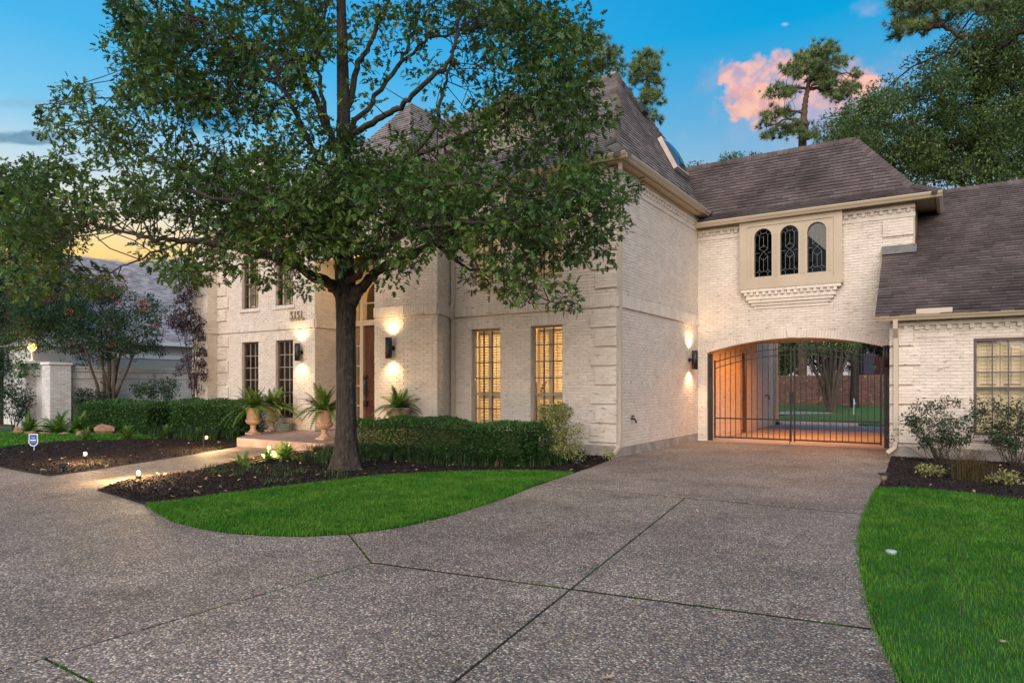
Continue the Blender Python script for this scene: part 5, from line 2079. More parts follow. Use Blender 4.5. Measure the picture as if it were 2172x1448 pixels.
vb_ = G(1183, 978)
vballs = [(Vector((vb_.x + RNG.normal(0, 0.30) * (1.3 - z), vb_.y - 0.12 + RNG.normal(0, 0.22), 0.1 + z * 0.98)), RNG.uniform(0.10, 0.17)) for z in RNG.random(85) ** 1.2]
shrub('variegated_shrub', 'yellow and green variegated shrub by the corner of the white house', vb_, vballs, 90, 0.05, m_varieg, 'shrub', 9)

# liriope along the hedge foot and round the trunk
STV = [(-0.5, 0, 0), (0.5, 0, 0), (-0.45, 0.18, 0.55), (0.45, 0.18, 0.55), (-0.35, 0.55, 0.85), (0.35, 0.55, 0.85), (0, 1.0, 0.80)]
STF = [(0, 1, 3), (0, 3, 2), (2, 3, 5), (2, 5, 4), (4, 5, 6)]


def tufts(centres, nb, h, w, spread, lean=0.9):
    out = []
    for c in centres:
        n = int(nb * RNG.uniform(0.7, 1.3))
        P = np.array(c)[:2] + RNG.normal(0, spread, (n, 2))
        m = blade_mats(P, 0.005, h * RNG.uniform(0.7, 1.2), w, lean)
        out.append(m)
    return np.concatenate(out)


strip = [(-12.0, 10.0), (-10.6, 9.7), (-9.4, 9.9), (-8.0, 9.75), (-6.9, 10.2), (-6.2, 10.9), (-6.05, 12.0), (-6.3, 12.3), (-6.6, 10.75), (-11.0, 10.55)]
tag(bulk('liriope', STV, STF, tufts(sample(strip, 260), 34, 0.24, 0.010, 0.05, 1.15), m_strap), kind='stuff')
strip2 = [(-10.9, 9.0), (-10.3, 8.6), (-9.7, 8.55), (-9.2, 9.3), (-8.9, 9.8), (-10.6, 9.9)]
tag(bulk('liriope', STV, STF, tufts(sample(strip2, 26), 26, 0.22, 0.011, 0.05), m_strap), kind='stuff')
strip3 = gp((250, 913), (330, 911), (480, 922), (496, 932), (420, 938), (340, 930), (250, 921))
tag(bulk('liriope', STV, STF, tufts(sample(strip3, 150), 30, 0.30, 0.015, 0.06), m_strap), kind='stuff')
tag(bulk('dry_grass', STV, STF, tufts(sample(strip, 60), 10, 0.22, 0.009, 0.06, 1.2), m_drystrap), kind='stuff')
lowtufts = gp((470, 1005), (545, 1003), (600, 1012), (640, 1005), (690, 1010), (720, 1020), (570, 1028), (520, 1000), (620, 1025), (590, 1000), (500, 1010), (450, 1000))
tag(bulk('groundcover', STV, STF, tufts(lowtufts, 34, 0.13, 0.010, 0.09, 1.3), m_strap), kind='stuff')


# ---------------------------------------------------------------- ferns
def frond_mesh(arch, droop, length=1.0, pairs=17, width=0.13):
    v, f = [], []
    n = pairs
    pts = []
    for i in range(n + 1):
        t = i / n
        pts.append((length * (t * math.cos(arch) + 0.10 * t * t), 0.0, length * (t * math.sin(arch) - droop * t ** 2.2)))
    for i in range(n):
        t = (i + 0.5) / n
        w_ = width * (math.sin(PI * min(1, t * 0.93 + 0.07)) ** 0.7) * (1.05 - 0.25 * t)
        p, q = pts[i], pts[i + 1]
        for s in (-1, 1):
            o = len(v)
            m = [(p[k] + q[k]) / 2 for k in range(3)]
            g_ = length / n
            v += [p, q, (m[0] + 0.25 * w_ + 0.22 * g_, s * w_, m[2] - 0.12 * w_), (m[0] + 0.22 * w_ - 0.25 * g_, s * w_ * 0.95, m[2] - 0.12 * w_)]
            f += [(o, o + 1, o + 2), (o, o + 2, o + 3)]
    o = len(v)
    for p in pts:
        v += [(p[0], -0.005, p[2]), (p[0], 0.005, p[2])]
    for i in range(n):
        a = o + 2 * i
        f += [(a, a + 1, a + 3), (a, a + 3, a + 2)]
    me = bpy.data.meshes.new('frond')
    me.from_pydata(v, [], f)
    me.materials.append(m_fern)
    return me


FR = [frond_mesh(1.25, 0.25), frond_mesh(0.95, 0.45), frond_mesh(0.7, 0.65), frond_mesh(0.45, 0.75)]


def fern(label, loc, n, length, group=None, low=0.0, cat='fern', name='fern', lean=(0, 0)):
    t = empty(name, loc)
    tag(t, label, cat, group)
    for i in range(n):
        k = i / n
        me = FR[0] if k < 0.22 else FR[1] if k < 0.5 else FR[2] if k < 0.78 else FR[3]
        o = bpy.data.objects.new('frond', me)
        a = i * 2.39996 + RNG.normal(0, 0.2)
        s = length * RNG.uniform(0.75, 1.15)
        o.matrix_basis = Matrix.Translation((RNG.normal(0, 0.02), RNG.normal(0, 0.02), 0)) @ Matrix.Rotation(a, 4, 'Z') @ Matrix.Rotation(RNG.normal(0, 0.15), 4, 'X') @ Matrix.Rotation(RNG.normal(low, 0.12), 4, 'Y') @ Matrix.Diagonal((s, s * 1.0, s, 1))
        COL.objects.link(o)
        o.parent = t
    return t


# ---------------------------------------------------------------- urns on the porch
def urn(label, loc, h=0.72, group='cast stone urns on the porch'):
    t = empty('urn', loc)
    tag(t, label, 'urn', group)
    k = h / 0.72
    b = MB()
    b.box(-0.15 * k, 0.15 * k, -0.15 * k, 0.15 * k, 0, 0.055 * k)
    o = b.build('plinth', m_stone, None, bevel=0.008)
    o.parent = t
    prof = [(0.135, 0.055), (0.135, 0.075), (0.10, 0.10), (0.072, 0.15), (0.066, 0.20), (0.082, 0.225), (0.082, 0.245), (0.07, 0.26)]
    o = MB().lathe([(r * k, z * k) for r, z in prof], seg=28).build('foot', m_stone, None, True)
    o.parent = t
    pb = [(0.07, 0.258), (0.13, 0.275), (0.175, 0.32), (0.195, 0.375), (0.185, 0.405)]
    o = MB().lathe([(r * k, z * k) for r, z in pb], seg=80, rib=lambda i, a: 1 + (0.045 if 0 < i < 4 else 0.0) * abs(math.sin(10 * a))).build('fluted_bowl', m_stone, None, True)
    o.parent = t
    pc = [(0.172, 0.404), (0.165, 0.43), (0.165, 0.56), (0.18, 0.64), (0.215, 0.68), (0.225, 0.70), (0.215, 0.72), (0.19, 0.72), (0.175, 0.66), (0.02, 0.64)]
    o = MB().lathe([(r * k, z * k) for r, z in pc], seg=36).build('rim', m_stone, None, True)
    o.parent = t
    return t


PZ = 0.20
ul = [G(537, 921, PZ), G(577, 914.5, PZ), G(688, 932, PZ)]
u_lab = ['leftmost cast stone urn at the porch edge holding a wide fern', 'cast stone urn standing half hidden behind the leftmost urn', 'cast stone urn just left of the oak trunk holding a drooping fern']
f_lab = ['wide dark green fern growing in the leftmost urn', 'yellow green fern in the half hidden urn before the window', 'drooping bright fern in the urn left of the oak trunk']
for p, a, b_ in zip(ul, u_lab, f_lab):
    urn(a, (p.x, p.y, PZ))
    fern(b_, (p.x, p.y, PZ + 0.68), 52, 0.84, 'potted ferns')
bp = onY(845, 866, 11.62)
tp_ = empty('planter', (bp.x, bp.y, 0.2))
tag(tp_, 'wide cast stone planter behind the hedge under a wall light', 'planter')
o = MB().lathe([(0.15, 0), (0.16, 0.04), (0.13, 0.1), (0.16, 0.3), (0.24, 0.62), (0.29, 0.74), (0.30, 0.78), (0.28, 0.80), (0.22, 0.78), (0.02, 0.74)], seg=28).build('bowl', m_stone, None, True)
o.parent = tp_
fern('pale fern in the wide planter under the wall light right of the door', (bp.x, bp.y, 0.96), 46, 0.70, 'potted ferns')

gf = [((62, 916), 20, .68, 'low fern at the far left end of the rock edging'), ((122, 917), 22, .80, 'spiky fern between the flat rocks by the left lawn'), ((165, 918), 22, .72, 'bright fern left of the large boulder'), ((228, 913), 14, .85, 'tall thin fern behind the large tan boulder'),
      ((183, 934), 26, .42, 'stubby round fern at the edge of the mulch behind a lit path spotlight'), ((270, 931), 22, .50, 'small upright fern at the lawn edge right of the boulder'), ((352, 930), 20, .48, 'little pale fern at the right tip of the left lawn'), ((426, 932), 16, .42, 'yellow fern glowing beside the spotlight near the porch corner'),
      ((515, 990), 12, .36, 'narrow upright fern at the path edge'), ((606, 978), 24, .46, 'spreading bright fern between porch and oak beside a spotlight'), ((570, 980), 16, .36, 'small lit fern directly under the spotlight by the porch')]
for (p, n, l_, lab) in gf:
    q = G(*p)
    fern(lab, (q.x, q.y, 0.0), int(n * 1.4), l_ * 1.12, 'ferns in the front beds', -0.25)


# ---------------------------------------------------------------- rocks
def rock(label, p, sx, sy, sz, rz=0.0):
    b = MB()
    v, f = [], []
    nu, nv = 12, 8
    ph = RNG.random(6) * 6
    for i in range(nv + 1):
        th = PI * i / nv
        for k in range(nu):
            a = 2 * PI * k / nu
            d = Vector((math.sin(th) * math.cos(a), math.sin(th) * math.sin(a), math.cos(th)))
            w_ = 1 + 0.13 * math.sin(3 * d.x + ph[0]) + 0.12 * math.sin(4 * d.y + ph[1]) + 0.10 * math.sin(5 * d.z + ph[2]) + RNG.normal(0, 0.02)
            v.append((d.x * sx * w_, d.y * sy * w_, d.z * sz * w_ + sz * 0.55))
    for i in range(nv):
        for k in range(nu):
            k2 = (k + 1) % nu
            f.append((i * nu + k, (i + 1) * nu + k, (i + 1) * nu + k2, i * nu + k2))
    o = b.add(v, f).build('boulder', m_rock, None, False, loc=(p.x, p.y, 0))
    o.rotation_euler = (0, 0, rz)
    tag(o, label, 'rock', 'rocks edging the left lawn')


rock('large tan boulder beside the left lawn', G(222, 920), 0.33, 0.22, 0.20, 0.4)
rock('small tilted rock at the far left of the lawn edging', G(40, 919), 0.15, 0.12, 0.12, 0.8)
rock('flat pale rock behind the blue yard sign', G(64, 921), 0.17, 0.12, 0.07, 0.3)
rock('long flat stone between two ferns on the lawn edge', G(98, 921), 0.22, 0.12, 0.05, 0.2)
rock('thin grey stone at the foot of the spiky fern', G(136, 921), 0.15, 0.1, 0.045, 0.6)
rock('round rock peeking out left of the stubby round fern', G(170, 924), 0.12, 0.1, 0.11, 0.1)

# ================================================================== GARDEN LIGHTS AND SMALL THINGS
def garden_spot(label, base, lamp, power=9):
    t = empty('garden_spotlight', (base.x, base.y, 0))
    tag(t, label, 'garden light', 'lit garden spotlights')
    MB().tube([(base.x, base.y, -0.03), (base.x, base.y, max(0.03, lamp.z - 0.07)), (lamp.x, lamp.y, lamp.z - 0.05)], 0.011, 6).build('stake', m_black, t)
    MB().lathe([(0.034, -0.085), (0.044, -0.07), (0.044, -0.032), (0.036, -0.030)], lamp, 14).build('lamp_housing', m_black, t, True)
    MB().lathe([(0.008, -0.035), (0.026, -0.024), (0.034, 0.0), (0.026, 0.024), (0.008, 0.034)], lamp, 14).build('bulb', m_bulb, t, True)
    point(lamp + Vector((0, -0.0, 0.12)), power * 17.0, (1, 0.64, 0.30), 0.045, t)
    return t


def lampat(bx, by, lx, ly):
    b_ = G(bx, by)
    d = b_.x * VX + b_.y * VY
    return b_, Pd(lx, ly, d)


for (a, lab, pw) in (((181, 981, 181, 962), 'glowing spotlight in the dark mulch left of the front path', 5), ((432, 955, 438, 927), 'glowing spotlight on a tilted stake near the porch corner', 6),
                     ((570, 975, 570, 950), 'glowing spotlight in front of the porch between two ferns', 6), ((292, 1017, 294, 1003), 'low glowing spotlight on the lower edge of the front path', 7)):
    b_, l_ = lampat(*a)
    garden_spot(lab, b_, l_, pw)


def path_light(label, base, h=0.24, mat=None):
    t = empty('path_light', (base.x, base.y, 0))
    tag(t, label, 'path light', 'unlit path lights')
    c = (base.x, base.y, 0)
    MB().lathe([(0.012, -0.05), (0.012, h * 0.45), (0.045, h * 0.5), (0.052, h * 0.86), (0.03, h * 0.87)], c, 12).build('lamp_body', mat or m_black, t, True)
    MB().lathe([(0.03, h * 0.88), (0.085, h * 0.90), (0.085, h * 0.93), (0.05, h), (0.01, h * 1.02)], c, 16).build('cap', m_black, t, True)


path_light('unlit black path light at the left tip of the drive beside the variegated shrub', G(1223, 998), 0.21)
m_pl = mk('tan_lamp_stem', (0.22, 0.17, 0.12), rough=0.6)
path_light('unlit path light at the corner of the right lawn and the drive', G(1874, 1032), 0.21, m_pl)
path_light('dark unlit path light in the mulch corner by the front path', G(134, 1000), 0.15)

sb_ = G(71, 957)
sg = empty('yard_sign', (sb_.x, sb_.y, 0))
tag(sg, 'small blue shield shaped yard sign with white edge on a stake in the mulch', 'sign')
sc_ = lambda px, py: Pd(px, py, sb_.x * VX + sb_.y * VY)
sn_ = Vector((-VX, -VY, 0))
su_ = Vector((RX, RY, 0))
c0 = sc_(71, 933)


def shield(w, h, d0, d1, name, mat):
    pr = [(-0.5, 0.46), (-0.30, 0.5), (0.30, 0.5), (0.5, 0.46), (0.46, 0.22), (0.5, 0.0), (0.5, -0.22), (0.3, -0.42), (0, -0.5), (-0.3, -0.42), (-0.5, -0.22), (-0.5, 0.0), (-0.46, 0.22)]
    n = len(pr)
    V = [c0 + su_ * (a * w) + Vector((0, 0, b_ * h)) + sn_ * d for d in (d0, d1) for a, b_ in pr]
    MB().add(V, [tuple(range(n)), tuple(reversed(range(n, 2 * n)))] + [(i, (i + 1) % n, n + (i + 1) % n, n + i) for i in range(n)]).build(name, mat, sg)


m_blue = mk('sign_blue', (0.012, 0.07, 0.30), rough=0.4)
shield(0.215, 0.29, 0.0, 0.008, 'sign_border', m_white)
shield(0.175, 0.25, 0.008, 0.011, 'sign_panel', m_blue)
pr_ = MB()


def sbar(a0, a1, z0, z1):
    V = [c0 + su_ * a + Vector((0, 0, z)) + sn_ * d for d in (0.0112, 0.0125) for z in (z0, z1) for a in (a0, a1)]
    pr_.add(V, [(0, 2, 3, 1), (4, 5, 7, 6), (0, 1, 5, 4), (2, 6, 7, 3), (0, 4, 6, 2), (1, 3, 7, 5)])


sbar(-0.066, 0.066, -0.014, 0.014)
sbar(-0.05, -0.02, 0.066, 0.073)
sbar(-0.012, 0.012, 0.066, 0.073)
sbar(0.02, 0.05, 0.066, 0.073)
sbar(-0.03, 0.03, 0.045, 0.050)
sbar(-0.05, 0.05, -0.055, -0.050)
pr_.build('lettering', m_white, sg)
MB().box(sb_.x - 0.008, sb_.x + 0.008, sb_.y - 0.004 + 0.01, sb_.y + 0.006 + 0.01, -0.05, c0.z - 0.10).build('stake', m_white, sg)

hc = onY(603, 905, 12.6)
b = MB()
for k in range(5):
    pts = [(hc.x + (0.20 + 0.012 * (k % 2)) * math.cos(a), hc.y + (0.20 + 0.012 * (k % 2)) * math.sin(a), 0.225 + 0.045 * k) for a in [2 * PI * i / 20 for i in range(21)]]
    b.tube(pts, 0.022, 6, False)
tag(b.build('hose_coil', mk('pale_green_hose', (0.22, 0.27, 0.24), rough=0.5), None, True), 'coiled pale garden hose on the porch under the left windows', 'hose')

mkr = G(455, 925)
tag(MB().tube([(mkr.x, mkr.y, 0), (mkr.x, mkr.y, 0.62)], 0.011, 6).build('marker_stake', mk('grey_plastic', (0.2, 0.22, 0.22), rough=0.5)), 'thin grey stake in front of the bright hedge left of the urns', 'stake')
q = G(1890, 1177)
tag(MB().lathe([(0.040, 0.0), (0.046, 0.038), (0.038, 0.047), (0.01, 0.048)], (q.x, q.y, 0), 18).build('sprinkler_cover', mk('pale_plastic', (0.36, 0.42, 0.42), rough=0.4), None, True), 'pale round sprinkler cover in the right lawn', 'cover')
for (px_, py_, lab, s_) in ((1289, 1441, 'brown fallen oak leaf at the bottom edge of the drive', 0.085), (1330, 1114, 'tiny dark fallen leaf on the far drive panel', 0.04), (2128, 1377, 'rusty fallen leaf lying in the right lawn', 0.06), (868, 1032, 'pale dry leaf clump on the mulch left of the oak trunk', 0.10)):
    p = G(px_, py_)
    V = [(p.x + s_ * (x - 0.5) * math.cos(px_) - s_ * y * math.sin(px_), p.y + s_ * (x - 0.5) * math.sin(px_) + s_ * y * math.cos(px_), (0.045 if py_ in (1377, ) else 0.012) + 0.02 * abs(y) * 3 * s_ * 5 + 0.02 * (x - .5) ** 2) for x, y, z in OAKV]
    tag(MB().add(V, OAKF).build('fallen_leaf', m_dryleaf), lab, 'fallen leaf')

# ================================================================== RIGHT BED
rb1 = G(1998, 984)
rballs = []
for k in range(150):
    a, h = RNG.uniform(-1, 1), RNG.uniform(0.25, 1.0)
    p = Vector((rb1.x + a * 0.62 * (0.35 + h * 0.75) + 0.0, rb1.y + RNG.normal(0, 0.18), 0.12 + h * 1.08 - 0.25 * a * a * h))
    rballs.append((p, RNG.uniform(0.05, 0.12)))
for px_, py_ in ((1905, 915), (1925, 905), (1940, 900), (1935, 868), (1950, 850), (2005, 845), (2030, 850), (1890, 930)):
    rballs.append((Pd(px_, py_, 13.2), 0.07))
shrub('rose_bush', 'sparse thorny rose bush left of the shuttered garage window', rb1, rballs, 26, 0.050, m_roseleaf, 'bush', 46, upbias=0.5, cane_r=0.007, group='rose bushes by the garage wall')
rb2 = G(2150, 990)
rballs = []
for k in range(130):
    a, h = RNG.uniform(-1, 1), RNG.uniform(0.2, 1.0)
    rballs.append((Vector((rb2.x + a * 0.6 * (0.4 + h * 0.7), rb2.y + RNG.normal(0, 0.18), 0.12 + h * 1.12)), RNG.uniform(0.05, 0.12)))
shrub('rose_bush', 'taller rose bush in front of the shuttered window at the right edge', rb2, rballs, 28, 0.052, m_roseleaf, 'bush', 40, upbias=0.5, cane_r=0.007, group='rose bushes by the garage wall')
rb3 = G(2075, 975)
rballs = [(Vector((rb3.x + RNG.uniform(-.35, .35), rb3.y + RNG.normal(0, .15), RNG.uniform(.2, .75))), RNG.uniform(.05, .1)) for k in range(60)]
shrub('rose_bush', 'low thin rose bush between the two bigger ones under the window', rb3, rballs, 12, 0.042, m_roseleaf, 'bush', 26, upbias=0.5, cane_r=0.006, group='rose bushes by the garage wall')
gcl = G(2062, 1022)
tag(bulk('grass_clump', STV, STF, tufts([(gcl.x + a, gcl.y + b_) for a, b_ in ((0, 0), (.12, .05), (-.12, .04), (.05, -.06), (-.05, .1), (.2, .1), (-.2, .1))], 60, 0.46, 0.006, 0.05, 1.1), m_drystrap), 'brownish ornamental grass clump in the right mulch bed', 'grass clump')
for (px_, py_, lab) in ((1972, 1012, 'small variegated plant with pale leaves beside the lawn, left of the brown grass'), (2128, 1028, 'small variegated plant with pale leaves right of the brown grass')):
    p = G(px_, py_)
    bl = [(Vector((p.x + RNG.normal(0, .10), p.y + RNG.normal(0, .10), RNG.uniform(.04, .17))), RNG.uniform(.05, .08)) for k in range(14)]
    shrub('variegated_plant', lab, p, bl, 26, 0.05, m_varieg, 'plant', 5, group='small variegated plants')
mk2 = G(1937, 968)
tag(MB().tube([(mk2.x, mk2.y, 0), (mk2.x, mk2.y, 0.42)], 0.009, 6).build('marker_stake', m_found), 'thin grey stake against the garage wall beside the downspout', 'stake')

# ================================================================== GARDEN WALL, NEIGHBOUR, LEFT TREES
gwall = empty('garden_wall', (-25.4, 14, 0))
tag(gwall, 'whitewashed brick garden wall with coping and end piers at the far left', 'wall')
fGW = Frame(-25.2, 10.9, -25.0, 19.0)
b = MB()
b.obox(fGW, 0, fGW.L, -0.25, 0, 0, 2.12)
gwp = b.build('wall_panel', m_whitemortar, gwall)
o = bulk('brickwork', BOXV, BOXF, np.array(courses(fGW, 0, fGW.L, 0.05, 1.72) + soldiers(fGW, 0, fGW.L, 1.76, 1.98)), m_whitebrick, gwp)
o['kind'] = 'stuff'
b = MB()
b.obox(fGW, -0.02, fGW.L, -0.30, 0.05, 2.0, 2.10)
b.obox(fGW, -0.02, fGW.L, -0.33, 0.08, 2.104, 2.17)
b.build('coping', m_whitebrick, gwall)
for (x0, x1, y0, y1, h) in ((-25.55, -24.95, 10.25, 10.9, 2.20), (-27.2, -26.35, 10.1, 10.8, 2.26)):
    pi_ = MB().box(x0 + 0.012, x1 - 0.012, y0 + 0.012, y1 - 0.012, 0, h).build('pier', m_whitemortar, gwall)
    ms = courses(Frame(x0 + 0.012, y0 + 0.012, x1 - 0.012, y0 + 0.012), 0, x1 - x0 - 0.02, 0.02, h) + courses(Frame(x1 - 0.012, y0 + 0.012, x1 - 0.012, y1 - 0.012), 0, y1 - y0 - 0.02, 0.02, h)
    bulk('brickwork', BOXV, BOXF, np.array(ms), m_whitebrick, pi_)['kind'] = 'stuff'
    MB().box(x0 - 0.03, x1 + 0.03, y0 - 0.03, y1 + 0.03, h + 0.003, h + 0.09).build('pier_cap', m_whitebrick, pi_)
b = MB()
b.box(-26.35, -25.55, 10.4, 10.65, 0, 2.05)
b.build('wall_panel', m_whitebrick, gwall)
gl = Vector((-26.78, 10.45, 2.35))
lampo = empty('pier_lamp', gl)
tag(lampo, 'glowing globe lamp on top of the far left brick pier', 'lamp')
MB().lathe([(0.10, 0.0), (0.10, 0.03), (0.03, 0.06), (0.025, 0.30), (0.07, 0.33), (0.05, 0.36)], gl, 12).build('lamp_base', m_white, lampo, True)
MB().lathe([(0.05, 0.36), (0.11, 0.41), (0.14, 0.50), (0.11, 0.59), (0.04, 0.64)], gl, 18).build('globe', mk('lit_globe', (1, 0.7, 0.35), emit=(1.0, 0.58, 0.18), estr=1.9), lampo, True)
point(gl + Vector((0.1, -0.32, 0.56)), 22, (1, 0.56, 0.2), 0.2, lampo)

nb = empty('neighbour_house', (-37, 16, 0))
tag(nb, 'pale brick neighbouring house with grey shingled roof behind the garden wall', 'house')
MB().box(-43, -31.4, 13.6, 26.0, 0, 3.5).build('wall', m_whitebrick, nb)
b = MB()
b.add([(-31.0, 13.2, 3.55), (-31.0, 26.4, 3.55), (-37.2, 20.5, 8.1), (-37.2, 15.4, 8.1), (-43.4, 13.2, 3.55), (-43.4, 26.4, 3.55)], [(0, 1, 2, 3), (0, 3, 4), (1, 5, 2), (3, 2, 5, 4)])
m_nroof = mk('pale_grey_roof', (0.38, 0.355, 0.345), (0.30, 0.28, 0.275), scale=1.2, rough=0.95, rand=0.28)
nr = b.build('roof', m_roofbase, nb)
up_ = Vector((-6.2, 0, 4.55)).normalized()
nn_ = Vector((4.55, 0, 6.2)).normalized()
ms = []
for k in range(45):
    s_ = k * 0.17
    t_ = s_ / 7.69
    y0, y1 = 13.2 + 2.2 * t_, 26.4 - 5.9 * t_
    y = max(y0, 8.0)
    while y < min(y1, 24):
        w_ = RNG.uniform(0.25, 0.45)
        o_ = Vector((-31.0, y, 3.55)) + up_ * s_
        th = RNG.uniform(0.015, 0.03)
        ms.append([[0, up_.x * 0.19, nn_.x * th, o_.x], [w_ - 0.008, 0, 0, o_.y], [0, up_.z * 0.19, nn_.z * th, o_.z]])
        y += w_
bulk('shingles', WEDV, BOXF, np.array(ms), m_nroof, nr)['kind'] = 'stuff'
b = MB()
b.box(-31.05, -30.9, 13.2, 26.4, 3.38, 3.56)
b.box(-31.4, -31.05, 13.3, 26.3, 3.42, 3.47)
b.build('gutter', m_white, nb)
gd = MB()
gd.box(-31.39, -31.34, 14.6, 19.6, 0.1, 2.75)
gd = gd.build('garage_door', mk('grey_green_door', (0.36, 0.36, 0.32), rough=0.6), nb)
b = MB()
b.box(-31.39, -31.30, 14.4, 14.59, 0, 2.95)
b.box(-31.39, -31.30, 19.61, 19.8, 0, 2.95)
b.box(-31.39, -31.30, 14.59, 19.61, 2.76, 2.95)
b.build('door_trim', m_white, gd)
nb2 = empty('neighbour_gable', (-30, 11, 0))
tag(nb2, 'pale brick neighbour wing wall seen over the garden wall beside the crape myrtle', 'house')
MB().box(-31.2, -28.6, 11.2, 13.4, 0, 3.0).build('wall', m_whitebrick, nb2)
b = MB()
b.add([(-28.5, 11.0, 3.0), (-28.5, 13.5, 3.0), (-31.3, 13.5, 3.0), (-31.3, 11.0, 3.0), (-29.9, 12.3, 3.7)], [(0, 1, 4), (1, 2, 4), (2, 3, 4), (3, 0, 4), (0, 3, 2, 1)])
b.build('roof', m_nroof, nb2)


def stems(base, tops, r0, r1, mat, parent, mid=0.18, name='stem'):
    L = []
    for tp2 in tops:
        tp2 = Vector(tp2)
        b_ = Vector((base[0] + RNG.normal(0, 0.08), base[1] + RNG.normal(0, 0.08), -0.05))
        m = b_.lerp(tp2, 0.45)
        m.x = b_.x + (tp2.x - b_.x) * mid * 1.6
        m.y = b_.y + (tp2.y - b_.y) * mid * 1.6
        L.append(limb([b_, m, tp2], r0 * RNG.uniform(0.8, 1.15), r1, mat, parent, name, 8, 6, 0.01))
    return L


cd_ = 23.6
cb_ = Pd(232, 850, cd_)
cm = empty('crape_myrtle', (cb_.x, cb_.y, 0))
tag(cm, 'multi stemmed crape myrtle with coral blooms in front of the garden wall', 'tree')
L = stems(cb_, [Pd(x, y, cd_ + RNG.normal(0, 0.4)) for x, y in ((205, 730), (212, 660), (225, 690), (238, 650), (250, 690), (262, 720), (285, 750), (180, 740))], 0.075, 0.03, m_myrtlebark, cm)
df = lambda px_, py_: cd_ + RNG.normal(0, 0.7)
cballs = ellipse_balls([(235, 640, 105, 50), (150, 690, 90, 60), (285, 700, 65, 55), (225, 735, 95, 34), (100, 690, 80, 60), (60, 650, 60, 60), (330, 665, 26, 26, .8), (318, 745, 30, 22, .6), (150, 775, 24, 18, .4), (195, 780, 22, 14, .3), (30, 720, 40, 40), (190, 612, 70, 26)], 190, (0.16, 0.32), df)
crown_from(cballs, 60, 0.085, m_myrtleleaf, 'crown', cm)['kind'] = 'stuff'
twigs_to(cballs, L, 0.02, 0.006, m_myrtlebark, cm, 1.6, 'branches', 0.25)['kind'] = 'stuff'
fb = [(Pd(x, y, cd_ - 0.8 + RNG.normal(0, 0.3)), 0.13) for x, y in ((262, 590), (235, 597), (270, 612), (240, 625), (300, 640), (255, 640), (145, 662), (165, 667), (120, 630), (98, 634), (235, 729), (153, 725), (315, 648), (40, 678), (250, 606), (222, 628), (275, 625), (302, 655), (20, 610), (85, 585), (330, 690))]
crown_from(fb, 60, 0.05, m_flower, 'blossoms', cm)['kind'] = 'stuff'

pb_ = Pd(412, 850, 21.3)
pt = empty('purple_leaf_shrub', (pb_.x, pb_.y, 0))
tag(pt, 'tall slender purple leaved shrub at the far left corner of the house', 'shrub')
df = lambda px_, py_: 21.2 + RNG.normal(0, 0.25)
pballs = ellipse_balls([(385, 660, 28, 50), (400, 690, 26, 40), (425, 720, 14, 70), (410, 770, 24, 60, .8), (372, 690, 16, 16), (395, 610, 26, 30), (415, 600, 14, 40), (380, 800, 10, 20, .5), (430, 800, 10, 40, .7), (385, 785, 12, 10, .6)], 130, (0.07, 0.16), df)
crown_from(pballs, 60, 0.06, m_purple, 'foliage', pt)
L = stems(pb_, [Pd(x, y, 21.2) for x, y in ((380, 640), (400, 620), (425, 660), (412, 700), (372, 690))], 0.022, 0.006, m_oaktwig, pt, 0.25)

for (x, y, rx, ry, d, lab) in ((190, 840, 40, 18, 22.8, 'loose dark shrub at the foot of the crape myrtle by the garden wall'), (330, 825, 55, 22, 22.3, 'loose grey green shrub in front of the garden wall behind the hedge'), (30, 850, 42, 38, 22.5, 'dark bushy shrub in front of the far left pier')):
    bl = ellipse_balls([(x, y, rx, ry)], 90, (0.10, 0.2), lambda a, b2: d + RNG.normal(0, 0.2), 0.95)
    p = Pd(x, y, d)
    shrub('garden_shrub', lab, p, bl, 44, 0.075, m_darkleaf if x != 330 else m_myrtleleaf, 'shrub', 10, group='shrubs by the garden wall')
iv = ellipse_balls([(42, 785, 16, 14), (52, 775, 24, 8), (40, 810, 6, 20, .6), (75, 790, 4, 24, .7)], 60, (0.06, 0.12), lambda a, b2: 22.6 + RNG.normal(0, 0.05), 0.95)
t = empty('climbing_vine', Pd(50, 800, 22.6))
tag(t, 'green vine creeping over the far left pier of the garden wall', 'vine')
crown_from(iv, 40, 0.07, m_hedgeleaf, 'foliage', t)
iv = ellipse_balls([(140, 774, 40, 5), (185, 776, 20, 4)], 60, (0.05, 0.1), lambda a, b2: 24.6 + RNG.normal(0, 0.1), 0.95)
t = empty('climbing_vine', Pd(150, 776, 24.6))
tag(t, 'thin vine lying along the coping of the garden wall', 'vine')
crown_from(iv, 30, 0.06, m_hedgeleaf, 'foliage', t)


